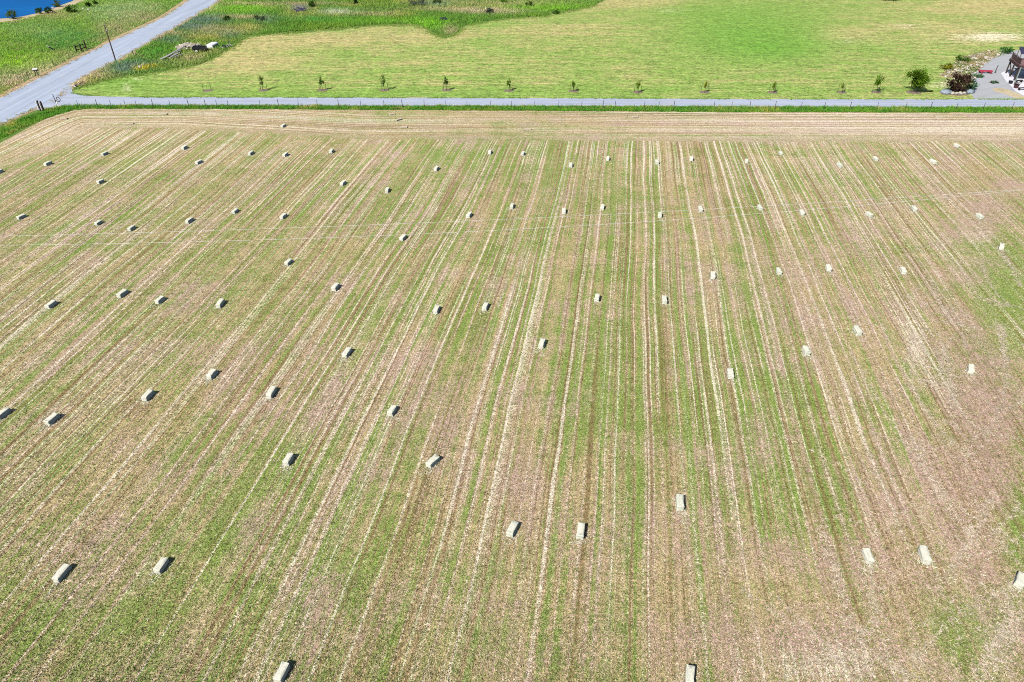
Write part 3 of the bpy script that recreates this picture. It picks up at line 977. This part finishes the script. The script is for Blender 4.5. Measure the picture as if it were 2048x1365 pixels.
# roadside mailbox
q = P(75, 153)
t = thing("mailbox", "white mailbox on crossed timber legs at the edge of the gravel road", "mailbox", q, .45)
bm = bmesh.new(); box(bm, (0, 0, 1.32), (.95, .5, .32), None, .09); from_bm("letter_box", bm, M_white, t, False)
bm = bmesh.new(); box(bm, (0, 0, 1.11), (1.3, .3, .09)); from_bm("shelf_board", bm, M_dkwood, t)
for s in (-1, 1):
    bm = bmesh.new(); tube(bm, (s * .30, 0, -.1), (s * .14, 0, 1.08), .075, .075, 6); from_bm("leg", bm, M_wood, t)

# corner posts of the field by the junction
for (x, y, lab) in ((82, 222.5, "dark corner post with a pale tube beside the road junction, left of its pair"), (88.5, 224, "dark corner post with a white face beside the road junction, right of its pair")):
    q = P(x, y)
    t = thing("corner_post", lab, "post", q, .3, "two corner posts at the junction")
    bm = bmesh.new(); tube(bm, (0, 0, -.2), (0, 0, 1.75), .15, .14, 8); from_bm("post_shaft", bm, M_dkwood, t)
    bm = bmesh.new(); box(bm, (-.24, -.02, .95), (.13, .2, 1.3), None, .02); from_bm("white_board", bm, M_white, t)
# ornamental hook on a pole with its stones
q = P(115, 213)
t = thing("iron_hook_post", "black iron pole with a curled scroll bracket at the driveway corner", "ornamental post", q)
bm = bmesh.new(); tube(bm, (0, 0, -.1), (-.05, 0, 2.1), .06, .05, 7); from_bm("pole", bm, M_black, t)
bm = bmesh.new()
pts = [Vector((.02, 0, 1.1))]
for i in range(17):
    a = -2.4 + i * .42
    r = .48 * (1 - i / 26)
    pts.append(Vector((.55 + r * math.cos(a), 0, 1.25 + r * math.sin(a))))
curve_tube(bm, pts, .05, 6); from_bm("scroll_bracket", bm, M_black, t)
bm = bmesh.new(); box(bm, (.1, 0, .35), (.18, .12, .7), None, .02); from_bm("base_box", bm, M_white, t)

# utility pole
q = P(232, 124)
t = thing("utility_pole", "tall thin dark utility pole standing at the edge of the gravel road", "utility pole", q)
bm = bmesh.new(); tube(bm, (0, 0, -.3), (0, 0, 7.2), .15, .10, 10); from_bm("pole", bm, M_wood, t)
bm = bmesh.new(); tube(bm, (0, 0, 7.2), (0, 0, 7.32), .05, .07, 8); tube(bm, (0, 0, 7.32), (0, 0, 7.44), .07, .03, 8); from_bm("insulator", bm, M_grey, t)
bm = bmesh.new(); tube(bm, (.12, 0, 0), (.12, 0, 2.6), .035, .035, 6); from_bm("cable_guard", bm, M_steel, t)
bm = bmesh.new(); tube(bm, (.17, 0, 6.1), (.17, 0, 6.6), .13, .13, 10); from_bm("transformer_can", bm, M_grey, t)

# ------------------------------------------------------------------ stones
g = G("field_stone")
o_ = g.obj()
rn = g.n('ShaderNodeObjectInfo').outputs['Random']
n = g.noise(o_, 5, 5, .7)
c = g.mix(rn, (.50, .43, .37), (.40, .37, .30))
M_stone = g.bsdf(g.scale(c, g.lin(n, .3, .7, .65, 1.25)), .9, .15, 0, g.bump(n, .6, .04))
c = None


def rock_mesh(seed):
    bm = bmesh.new()
    bmesh.ops.create_icosphere(bm, subdivisions=2, radius=.5)
    rnd = random.Random(seed)
    s = Vector((rnd.uniform(.9, 1.3), rnd.uniform(.7, 1.0), rnd.uniform(.5, .8)))
    for v_ in bm.verts:
        nv = mnoise.noise(v_.co * 2.3 + Vector((seed * 5.7, 1, 2)))
        v_.co *= 1 + nv * .55
        v_.co = Vector((v_.co.x * s.x, v_.co.y * s.y, v_.co.z * s.z))
    me = bpy.data.meshes.new("stone")
    bm.to_mesh(me); bm.free()
    me.materials.append(M_stone)
    return me


ROCKS = [rock_mesh(i) for i in range(7)]


def stone(loc, size, label, group):
    o = bpy.data.objects.new("stone", random.choice(ROCKS))
    o.location = loc
    o.rotation_euler = (random.uniform(-.3, .3), random.uniform(-.3, .3), random.uniform(0, 6.28))
    k = size * random.uniform(.8, 1.2)
    o.scale = (k, k, k)
    COL.objects.link(o)
    return prop(o, label, "stone", group)


# rock garden bank
A = np.array(SOILP)
cnt = 0
while cnt < 120:
    x, y = random.uniform(A[:, 0].min(), A[:, 0].max()), random.uniform(A[:, 1].min(), A[:, 1].max())
    if in_poly(np.array([x]), np.array([y]), SOILP)[0]:
        stone((x, y, .06), random.uniform(.25, .7), "pale tan stone in the curved rockery bank beside the gravel yard", "rockery stones")
        cnt += 1
# rubble heap
hc = P(379, 97)
bm = bmesh.new()
bmesh.ops.create_icosphere(bm, subdivisions=3, radius=1)
for v_ in bm.verts:
    k = 1 + mnoise.noise(v_.co * 1.7) * .35
    v_.co = Vector((v_.co.x * 2.5 * k, v_.co.y * 2.0 * k, max(v_.co.z, -.05) * 1.05 * k))
o = from_bm("rubble_mound", bm, plain("pale_rubble", (.28, .23, .18), .95, .1, .5, 5, 0, .8)); o.location = hc
prop(o, "pale earth mound under the heap of white stones in the weeds", "mound")
for i in range(110):
    a, r = random.uniform(0, 6.28), math.sqrt(random.uniform(0, 1))
    z = 1.0 * math.sqrt(max(0, 1 - r * r))
    stone(hc + Vector((3.0 * r * math.cos(a), 2.3 * r * math.sin(a), z * .95)), random.uniform(.22, .62), "whitish stone heaped in the rubble pile behind the black trailer", "rubble heap stones")
for x, y in ((113, 215.5), (118, 214), (122, 213.5), (108, 216)):
    stone(P(x, y) + Vector((0, 0, .05)), .5, "pale stone at the foot of the iron hook post", "stones at the hook post")
for x, y in ((281, 136), (285, 133), (289, 131), (149, 174)):
    stone(P(x, y) + Vector((0, 0, .15)), .9, "pale stone lying in roadside weeds near yellow flowers", "stones in the roadside weeds")
for x, y in ((167, 19), (178, 21), (106, 17)):
    stone(P(x, y) + Vector((0, 0, .15)), .8, "white stone on the meadow bank near the pond", "pond bank stones")

# ------------------------------------------------------------------ junk in the weeds
# weathered boards
for i, (x0, y0, x1, y1, z) in enumerate(((320, 122, 366, 103, .5), (324, 124, 362, 107, .62), (330, 122, 372, 100, .75), (338, 121, 356, 112, .5), (342, 122, 361, 110, .6), (347, 121, 358, 116, .5), (351, 118, 366, 113, .45), (333, 118, 350, 113, .4))):
    a, b = P(x0, y0), P(x1, y1)
    d = b - a
    bm = bmesh.new()
    box(bm, (0, 0, 0), (d.length, random.uniform(.2, .34), .07))
    o = from_bm("old_board", bm, M_grey)
    o.location = (a + b) / 2 + Vector((0, 0, z)); o.rotation_euler = (random.uniform(-.1, .1), random.uniform(-.06, .06), math.atan2(d.y, d.x))
    prop(o, "weathered grey board dumped in the weeds below the rubble heap", "board", "dumped grey boards")


def wheel(parent, c, r=.34, wdt=.2, axis='Y', hub=M_white):
    bm = bmesh.new()
    ax = Vector((0, 1, 0)) if axis == 'Y' else Vector((1, 0, 0))
    tube(bm, Vector(c) - ax * wdt / 2, Vector(c) + ax * wdt / 2, r, r, 18)
    wo = from_bm("wheel", bm, M_tyre, parent)
    bm = bmesh.new()
    tube(bm, Vector(c) - ax * (wdt / 2 + .03), Vector(c) + ax * (wdt / 2 + .03), r * .68, r * .6, 14)
    from_bm("hub", bm, hub, wo)


# black trailer
q = P(401, 104)
t = thing("utility_trailer", "small black utility trailer with white wheel hubs parked in front of the rubble", "trailer", q, .12)
bm = bmesh.new()
box(bm, (0, 0, .55), (2.9, 1.5, .1))
for s in (-1, 1): box(bm, (0, s * .73, .86), (2.9, .06, .55))
for s in (-1, 1): box(bm, (s * 1.42, 0, .86), (.06, 1.40, .55))
from_bm("trailer_box", bm, M_black, t)
bm = bmesh.new(); tube(bm, (1.4, .4, .5), (2.6, 0, .45), .05, .05, 6); tube(bm, (1.4, -.4, .5), (2.6, 0, .45), .05, .05, 6); tube(bm, (2.55, 0, 0), (2.55, 0, .6), .05, .05, 6); from_bm("drawbar", bm, M_steel, t)
for s in (-1, 1):
    wheel(t, (-.55, s * .92, .36), .36, .2)
    bm = bmesh.new()
    pts = [Vector((-.55 + .5 * math.cos(a), s * .92, .36 + .5 * math.sin(a))) for a in np.linspace(.1, math.pi - .1, 9)]
    for a, b in zip(pts[:-1], pts[1:]):
        m_ = (a + b) / 2; dd = b - a
        box(bm, m_, (dd.length * 1.1, .26, .03), Matrix.Rotation(-math.atan2(dd.z, dd.x), 3, 'Y'))
    from_bm("mudguard", bm, M_black, t)

# white truck-bed cover
q = P(425, 96)
dv = P(436, 86) - P(414, 98)
t = thing("truck_canopy", "white truck-bed canopy lying on the ground beside the black trailer", "truck canopy", q, math.atan2(dv.y, dv.x))
bm = bmesh.new()
pr = [(-.95, 0), (-.82, .62), (-.62, .78), (.62, .78), (.82, .62), (.95, 0)]
f0 = [bm.verts.new((-1.7, y, z + .15)) for y, z in pr]; f1 = [bm.verts.new((1.7, y, z + .15)) for y, z in pr]
for i in range(5): bm.faces.new((f0[i], f0[i + 1], f1[i + 1], f1[i]))
bm.faces.new(f0); bm.faces.new(f1); bm.faces.new((f0[5], f0[0], f1[0], f1[5]))
bmesh.ops.bevel(bm, geom=bm.edges[:], offset=.05, segments=2, affect='EDGES')
from_bm("shell", bm, M_white, t)
M_glass = plain("dark_glass", (.03, .04, .05), .15, .5, .1, 2, 0, 0)
for s in (-1, 1):
    bm = bmesh.new(); box(bm, (0, s * .91, .47), (2.5, .03, .33), Matrix.Rotation(s * .2, 3, 'X')); from_bm("side_window", bm, M_glass, t)

# scrap frame
q = P(454, 95)
t = thing("scrap_frame", "tangle of bleached timber and pipe frame at the lawn's left corner", "scrap frame", q, .8)
bm = bmesh.new()
for a, b in (((-1.4, -.5, .1), (1.4, -.5, .3)), ((-1.4, .5, .1), (1.2, .5, .4)), ((-1.2, -.6, .15), (-1.2, .6, .15)), ((1.1, -.7, .3), (1.1, .6, .35)), ((-.2, -.8, .2), (1.3, .4, .9)), ((-1.2, .3, .1), (.6, -.6, .7))):
    tube(bm, a, b, .06, .05, 6)
from_bm("pale_bars", bm, M_grey, t)
bm = bmesh.new(); box(bm, (-.4, .2, .3), (1.0, .8, .35), Matrix.Rotation(.2, 3, 'Y'), .04); from_bm("dark_tub", bm, M_black, t)

# red frame cart on the yard, post, pole
q = P(1970, 147)
t = thing("red_cart", "long low red metal cart frame standing on the gravel yard", "cart frame", q, -.12)
bm = bmesh.new()
for s in (-1, 1): tube(bm, (-1.25, s * .35, .38), (1.25, s * .35, .38), .06, .06, 6)
for k in (-1.2, -.5, .3, 1.2): tube(bm, (k, -.35, .38), (k, .35, .38), .05, .05, 6)
tube(bm, (-1.2, 0, .38), (-1.6, 0, .8), .045, .045, 6)
from_bm("frame", bm, M_red, t)
bm = bmesh.new(); box(bm, (-.65, 0, .52), (1.2, .5, .18), None, .03); from_bm("front_tray", bm, M_red, t)
bm = bmesh.new(); box(bm, (.68, 0, .50), (1.1, .5, .16), None, .03); from_bm("rear_tray", bm, M_red, t)
for k in (-.85, .85):
    for s in (-1, 1): wheel(t, (k, s * .46, .2), .2, .1, 'Y', M_red)
q = P(1989, 147)
bm = bmesh.new(); tube(bm, (0, 0, -.1), (.12, 0, 1.5), .075, .07, 8); tube(bm, (.12, 0, 1.5), (.12, 0, 1.56), .09, .05, 8)
o = from_bm("bollard_post", bm, M_dkwood); o.location = q
prop(o, "single dark post on the gravel between the red cart and the deck", "post")

# ------------------------------------------------------------------ deck at the right edge
B0, A0 = P(2026, 161.5), P(2010, 147)
dv = (A0 - B0).normalized()
DL = (A0 - B0).length
rz = math.atan2(dv.y, dv.x) - math.pi / 2
t = thing("timber_deck", "dark brown raised timber deck with railing, cut off by the right edge", "deck", B0, rz)
FZ = 2.95
M_deck = plain("deck_boards", (.20, .115, .11), .7, .2, .2, 3)
M_brown = plain("brown_stain", (.065, .032, .034), .65, .25, .35, 6)
for (x, y) in ((0, 0), (0, DL), (6, 0), (6, DL), (0, DL * .52)):
    bm = bmesh.new(); box(bm, (x + .12, y, FZ / 2 - .1), (.2, .2, FZ - .3)); from_bm("deck_post", bm, M_dkwood, t)
bm = bmesh.new(); box(bm, (6, DL / 2, FZ - .03), (12, DL + .5, .06)); from_bm("floor", bm, M_deck, t)
bm = bmesh.new()
for z_ in (FZ - .20, FZ - .45): box(bm, (-.06, DL / 2, z_), (.10, DL + .56, .22))
from_bm("side_fascia", bm, M_brown, t)
bm = bmesh.new(); box(bm, (6.0, -.3, FZ - .3), (11.96, .10, .44)); from_bm("front_fascia", bm, M_brown, t)
for k in range(9):
    bm = bmesh.new(); box(bm, (5.9, .4 + k * DL / 9, FZ - .2), (11.6, .06, .22)); from_bm("joist", bm, M_brown, t)
bm = bmesh.new(); tube(bm, (.12, DL * .52, .6), (.12, DL - .1, FZ - .6), .09, .09, 6); tube(bm, (.12, DL * .48, .6), (.12, .1, FZ - .6), .09, .09, 6); from_bm("brace", bm, M_dkwood, t)
bm = bmesh.new(); box(bm, (.05, DL / 2, FZ + 1.03), (.12, DL + .5, .06)); box(bm, (6, -.2, FZ + 1.03), (11.7, .12, .06)); from_bm("hand_rail", bm, M_brown, t)
for k in range(4):
    bm = bmesh.new(); box(bm, (.05, k * DL / 3, FZ + .5), (.09, .09, 1.0)); from_bm("rail_post", bm, M_brown, t)
for k in range(1, 5):
    bm = bmesh.new(); box(bm, (k * 2.2, -.2, FZ + .5), (.09, .09, 1.0)); from_bm("rail_post", bm, M_brown, t)
bm = bmesh.new()
for z_ in (.22, .42, .62, .82):
    box(bm, (.05, DL / 2, FZ + z_), (.04, DL, .17))
from_bm("rail_bars", bm, M_brown, t)
bm = bmesh.new(); tube(bm, (-.6, -3.3, -.1), (-.6, -3.3, 3.2), .13, .12, 8); from_bm("porch_post", bm, plain("grey_green_paint", (.20, .24, .21), .7, .2, .2, 4), t)
bm = bmesh.new(); box(bm, (4.5, -3.3, 3.3), (10.6, .2, .2)); from_bm("porch_beam", bm, M_brown, t)
bm = bmesh.new(); box(bm, (8.5, DL / 2 + .3, 1.5), (5, DL, 3.0 - .3)); from_bm("house_wall", bm, plain("dark_wall_board", (.12, .10, .10), .8, .2, .2, 2), t)  # wall boards in one dark grey base colour
# canopy standing on the deck
cq = B0 + Matrix.Rotation(rz, 3, 'Z') @ Vector((3.6, DL - .2, FZ))
t2 = thing("deck_canopy", "flat dark canopy on slim posts standing on the raised deck", "canopy", cq, rz)
bm = bmesh.new(); box(bm, (0, 0, 1.55), (5.2, 2.4, .09), Matrix.Rotation(.34, 3, 'X')); from_bm("canopy_roof", bm, plain("canopy_cloth", (.03, .03, .06), .6, .3, .2, 3), t2)
for (x, y, h) in ((-2.5, -1.05, 1.15), (-2.5, 1.05, 1.9), (2.5, -1.05, 1.15), (2.5, 1.05, 1.9)):
    bm = bmesh.new(); box(bm, (x, y, h / 2), (.09, .09, h)); from_bm("canopy_post", bm, M_brown, t2)


def pot(x, y, r, h, mat, lab, plant=True):
    t = thing("plant_pot", lab, "plant pot", P(x, y))
    bm = bmesh.new()
    prof = [(.6, 0), (.85, .35), (1.0, .75), (1.06, .9), (1.06, 1.0), (.92, 1.0), (.88, .85)]
    rings = []
    for rr, zz in prof:
        rings.append([bm.verts.new((r * rr * math.cos(a), r * rr * math.sin(a), h * zz + .04)) for a in np.linspace(0, 2 * math.pi, 16, endpoint=False)])
    for a, b in zip(rings[:-1], rings[1:]):
        for i in range(16): bm.faces.new((a[i], a[(i + 1) % 16], b[(i + 1) % 16], b[i]))
    bm.faces.new(rings[-1]); bm.faces.new(rings[0])
    from_bm("pot", bm, mat, t)
    if plant:
        n_ = 60
        blades("pot_plant", rng.normal(0, r * .4, n_), rng.normal(0, r * .4, n_), np.full(n_, h * .9), np.tile(np.array([[.10, .05, .05]]), (n_, 1)), 3, .05, .03, h * .8, parent=t)


M_pot = plain("dark_red_glaze", (.09, .03, .035), .4, .4, .3, 4, 0, 0)
pot(2031, 177, .42, .6, M_pot, "round dark red pot on the white patio near the driveway")
pot(2020, 168, .38, .5, M_black, "black pot on the white patio beside the deck's front post", False)
for (x, y, lab) in ((2043, 181, "dark bench on the white patio close to the right edge"), (2036, 166, "dark bench in the shade beneath the deck")):
    t = thing("patio_bench", lab, "bench", P(x, y), .2)
    bm = bmesh.new(); box(bm, (0, 0, .45), (1.6, .45, .07)); from_bm("seat", bm, M_dkwood, t)
    for s in (-1, 1):
        bm = bmesh.new(); box(bm, (s * .65, 0, .22), (.1, .4, .38)); from_bm("leg", bm, M_dkwood, t)


# ------------------------------------------------------------------ leafy plants
def crown(name, parent, c, rad, n, col, leaf=.12, clumps=14, hollow=.3, seed=0, dark=.55):
    r_ = np.random.default_rng(seed)
    d_ = r_.normal(size=(clumps, 3)); d_ /= np.linalg.norm(d_, axis=1)[:, None]
    cc = d_ * (r_.uniform(hollow, 1, clumps) ** .6)[:, None]
    cr = r_.uniform(.22, .42, clumps)
    w_ = r_.integers(0, clumps, n)
    pp = cc[w_] + r_.normal(size=(n, 3)) * cr[w_][:, None] * .62
    pp = pp * np.array(rad)[None] + np.array(c)[None]
    pp[:, 2] = np.maximum(pp[:, 2], .06)
    a = r_.normal(size=(n, 3)); a /= np.linalg.norm(a, axis=1)[:, None]
    b = np.cross(a, r_.normal(size=(n, 3))); b /= np.linalg.norm(b, axis=1)[:, None]
    s = leaf * r_.uniform(.6, 1.4, n)[:, None]
    V = np.stack([pp - a * s, pp + b * s * .55, pp + a * s, pp - b * s * .55], 1).reshape(-1, 3)
    T = np.arange(len(V)).reshape(-1, 4)
    tint = r_.uniform(dark, 1.3, clumps)[w_][:, None] * r_.uniform(.75, 1.25, (n, 1))
    C = np.array(col)[None] * tint
    return arr_mesh(name, V, T, M_blade, np.repeat(C, 4, 0), parent)


def shrub(px, py, rx, h, col, label, group=None, n=700, seed=0, leaf=.13, name="shrub"):
    q = P(px, py)
    t = thing(name, label, "shrub", q, 0, group)
    bm = bmesh.new()
    rnd = random.Random(seed)
    for k in range(5):
        a = rnd.uniform(0, 6.28)
        tube(bm, (0, 0, -.05), (math.cos(a) * rx * .5, math.sin(a) * rx * .5, h * .6), .04, .012, 5)
    from_bm("stem", bm, M_wood, t)
    crown("crown", t, (0, 0, h * .52), (rx, rx * .9, h * .5), n, col, leaf, 16, .25, seed)
    return t


SG = "shrubs along the pond bank"
shrub(27, 38, 1.3, 2.2, (.10, .16, .02), "lone green bush at the pond's edge nearest the left side", SG, 800, 1)
shrub(80, 28, 1.0, 1.5, (.075, .14, .02), "left of two touching green bushes on the pond bank", SG, 600, 2)
shrub(99, 28, 1.1, 1.7, (.045, .10, .015), "right of two touching bushes on the pond bank, darker", SG, 700, 3)
shrub(116, 14, 1.2, 1.6, (.12, .16, .025), "yellowish bush right at the water's edge behind the others", SG, 600, 4)
shrub(145, 26, 1.4, 2.4, (.035, .09, .012), "biggest dark bush on the pond bank, furthest out into the grass", SG, 900, 5)
shrub(178, 15, .9, 1.3, (.035, .08, .012), "small dark bush in the grass right of the biggest pond bush", SG, 500, 6)
shrub(193, 9, .8, 1.1, (.04, .085, .012), "small low dark bush furthest right of the pond shrubs", SG, 400, 7)
WG = "bushes in the rough grass above the lawn"
shrub(625, 16, 1.2, 1.9, (.045, .12, .012), "dark round bush by the dry track above the lawn", WG, 700, 8)
shrub(712, 9, .9, 1.5, (.03, .07, .015), "small dark bush at the top edge above the white-flowered patch", WG, 500, 9)
shrub(600, 24, 1.6, 1.1, (.17, .16, .24), "low purple-grey bush left in the weeds above the lawn", WG, 900, 10)
shrub(838, 12, 2.8, 1.7, (.15, .19, .11), "wide grey-green thicket at the top edge left of centre", WG, 1600, 11)
shrub(874, 8, 1.4, 1.7, (.05, .10, .02), "dark green bush closing the right end of the grey thicket", WG, 700, 12)
shrub(888, 42, 1.2, .8, (.12, .16, .15), "low blue-grey bush in the bright green hollow of the lawn edge", WG, 600, 13)
shrub(979, 28, 1.3, 1.3, (.09, .13, .08), "grey-green bush on the pinkish dry ground above the lawn", WG, 700, 14)
shrub(1057, 13, 1.0, 1.2, (.045, .10, .015), "dark bush standing on the bright green strip above the lawn", WG, 500, 15)
shrub(1112, 29, .9, .9, (.05, .12, .015), "small dark bush at the lower rim of the bright green strip", WG, 400, 16)
shrub(1008, 6, 1.2, 1.0, (.10, .24, .015), "bright green low bush at the top edge right of centre", WG, 500, 17)
shrub(1778, 2, 2.2, 1.6, (.05, .13, .012), "green bush alone on the far lawn at the top edge", WG, 1000, 18)
shrub(455, 42, 1.0, 1.2, (.05, .12, .015), "dark green bush among blue flowers beside the gravel road", WG, 500, 31)
shrub(520, 42, 1.3, 1.5, (.07, .12, .05), "grey-leaved bush in the weeds left above the lawn", WG, 600, 32)
shrub(1893, 139, 1.2, 1.1, (.24, .24, .02), "yellow-green rounded shrub at the tip of the rockery", None, 600, 19)
shrub(1924, 122, 1.6, .9, (.07, .14, .02), "low dark green shrub along the back of the rockery", None, 600, 20)
shrub(2012, 107, 1.5, 1.3, (.05, .17, .03), "bright green shrub behind the gravel yard next to the deck", None, 600, 21)
shrub(1913, 183, 1.85, 3.0, (.085, .05, .035), "large dark reddish-brown shrub in the stone-edged bed by the driveway", None, 1900, 22, .17)
shrub(1940, 180, 1.0, 1.7, (.10, .24, .10), "fresh green shrub at the right end of the stone-edged bed", None, 600, 23)
shrub(1955, 155, .8, .6, (.14, .28, .12), "low pale green shrub on the gravel left of the red cart", None, 400, 24)
shrub(1987, 167, .7, .4, (.10, .18, .09), "tiny low green shrub alone on the gravel yard", None, 250, 25)

# stone-edged bed
M_blue = plain("blue_grey_stone", (.21, .25, .28), .7, .2, .4, 3)
for (x, y, sx, sy, sz, rr, lab) in ((1891, 187, .95, .6, .36, -.25, "large flat blue-grey boulder at the left end of the shrub bed"), (1940, 187, .8, .5, .45, .5, "smaller blue-grey boulder at the right end of the shrub bed")):
    bm = bmesh.new()
    bmesh.ops.create_cube(bm, size=2)
    bmesh.ops.bevel(bm, geom=bm.edges[:], offset=.45, segments=3, affect='EDGES')
    for v_ in bm.verts:
        v_.co *= 1 + mnoise.noise(v_.co * 1.6 + Vector((x, 0, 0))) * .22
        v_.co = Vector((v_.co.x * sx, v_.co.y * sy, v_.co.z * sz))
    o = from_bm("boulder", bm, M_blue, None, True); o.location = P(x, y) + Vector((0, 0, .25)); o.rotation_euler = (.35, 0, rr)
    prop(o, lab, "boulder", "blue-grey boulders of the shrub bed")
for i, x in enumerate((1904, 1912, 1920, 1928)):
    stone(P(x, 188.5) + Vector((0, 0, .15)), .75, "tan stone edging the bed under the dark reddish shrub", "bed edging stones")
g = G("bark_mulch")
p = g.pos(); n = g.noise(p, 9, 5, .75)
M_mulch = g.bsdf(g.scale((.19, .145, .11), g.lin(n, .3, .7, .5, 1.5)), .95, .05, 0, g.bump(n, .7, .05))
prop(sheet("shrub_bed_soil", Pxy([(1882, 190), (1890, 180), (1920, 177), (1942, 180), (1948, 189), (1920, 192)]), .028, M_mulch, .1), kind='structure')


# saplings
def sapling(px, py, h, cr, col, label, cat="young tree", stakes=3, n=170, seed=0, dead=False, big=False):
    q = P(px, py)
    h *= .92
    q.z = .021
    t = thing("sapling", label, cat, q, 0, "staked saplings along the driveway")
    rnd = random.Random(seed)
    bm = bmesh.new()
    top = Vector((rnd.uniform(-.08, .08), 0, h * .93))
    tube(bm, (0, 0, -.05), top * .5, .045 if big else .028, .024, 6); tube(bm, top * .5, top, .024, .01, 6)
    for k in range(7 if big else 5):
        a = rnd.uniform(0, 6.28); z0 = h * rnd.uniform(.4, .85)
        tube(bm, top * (z0 / top.z), top * (z0 / top.z) + Vector((math.cos(a) * cr * .8, math.sin(a) * cr * .8, h * .12)), .014, .006, 4)
    from_bm("trunk", bm, M_wood, t)
    if not dead:
        zc = h * (.56 if big else .68)
        crown("crown", t, (top.x * .7, 0, zc), (cr * 1.3, cr * 1.3, h - zc + .1 if not big else h * .42), int(n * 1.7), col, .10 if not big else .14, 10 if not big else 20, .1, seed)
    for k in range(stakes):
        a = 2 * math.pi * k / stakes + .5 + rnd.uniform(-.2, .2)
        bm = bmesh.new()
        tube(bm, (math.cos(a) * .72, math.sin(a) * .6, -.05), (math.cos(a) * .68, math.sin(a) * .56, 1.3 * rnd.uniform(.85, 1.15)), .036, .032, 6)
        from_bm("stake", bm, M_steel, t)
    bm = bmesh.new()
    ring = []
    for i in range(22):
        a = i / 22 * 6.2832
        r = (1.15 if big else .85) * (1 + .18 * mnoise.noise((math.cos(a) * 2, math.sin(a) * 2, seed)))
        ring.append(bm.verts.new((r * math.cos(a) * 1.15, r * math.sin(a), .006)))
    cv = bm.verts.new((0, 0, .09))
    for i in range(22): bm.faces.new((ring[i], ring[(i + 1) % 22], cv))
    from_bm("mulch_ring", bm, M_mulch, t)
    return t


DG, YG = (.095, .19, .025), (.22, .32, .03)
sapling(415, 182, 1.2, .3, DG, "bare dead sapling twig in a grey mulch ring, leftmost by the driveway", seed=1, dead=True, stakes=2)
sapling(527, 181.5, 2.7, .42, DG, "dark leafy staked sapling, first living one from the left by the driveway", seed=2)
sapling(645, 181, 2.5, .36, DG, "dark leafy staked sapling, second living one from the left by the driveway", seed=3)
sapling(769, 181, 2.8, .40, DG, "tall narrow dark staked sapling, third living one from the left", seed=4)
sapling(893, 181, 2.8, .36, (.045, .11, .012), "darkest narrow staked sapling, fourth living one from the left", seed=5)
sapling(1018, 182, 2.2, .36, (.13, .24, .015), "mid green staked sapling closest to the middle of the row", seed=6)
sapling(1147, 183, 2.2, .36, (.13, .24, .015), "thin mid green sapling in a grey mulch ring, sixth living one from left", seed=7)
sapling(1276, 185, 2.1, .34, YG, "yellow-green sparse sapling, seventh living one from the left", seed=8)
sapling(1409, 185, 2.0, .28, (.36, .36, .02), "yellowest small sapling with short stakes, eighth living one from left", seed=9, n=110)
sapling(1545, 185.5, 2.2, .30, YG, "slim yellow-green sapling between two tall stakes, ninth living one", seed=10, n=130)
sapling(1683, 185.5, 1.9, .24, YG, "sparsest small sapling with tall stakes, just left of the spreading young tree", seed=11, n=80)
sapling(1752, 185, 3.3, .72, (.12, .26, .015), "spreading light green young tree with pale stakes, left of the bushy one", seed=12, n=420)
sapling(1827, 185, 4.6, 1.35, (.11, .21, .015), "biggest bushy green young tree of the row, left of the stone-edged bed", seed=13, n=1900, big=True)
q = P(1858, 185)
t = thing("fallen_branch", "fallen twiggy branch crossing on the grass right of the bushy young tree", "branch", q)
bm = bmesh.new()
for a, b in (((-.9, 0, .05), (1.0, .1, .12)), ((-.6, .1, .1), (.2, -.1, .5)), ((-.5, 0, .1), (-.9, .1, .9)), ((.1, 0, .1), (.8, .2, .35))): tube(bm, a, b, .05, .02, 5)
from_bm("wood", bm, M_wood, t)
crown("leaves", t, (.2, 0, .2), (.9, .35, .22), 160, (.07, .14, .03), .09, 8, .1, 77)
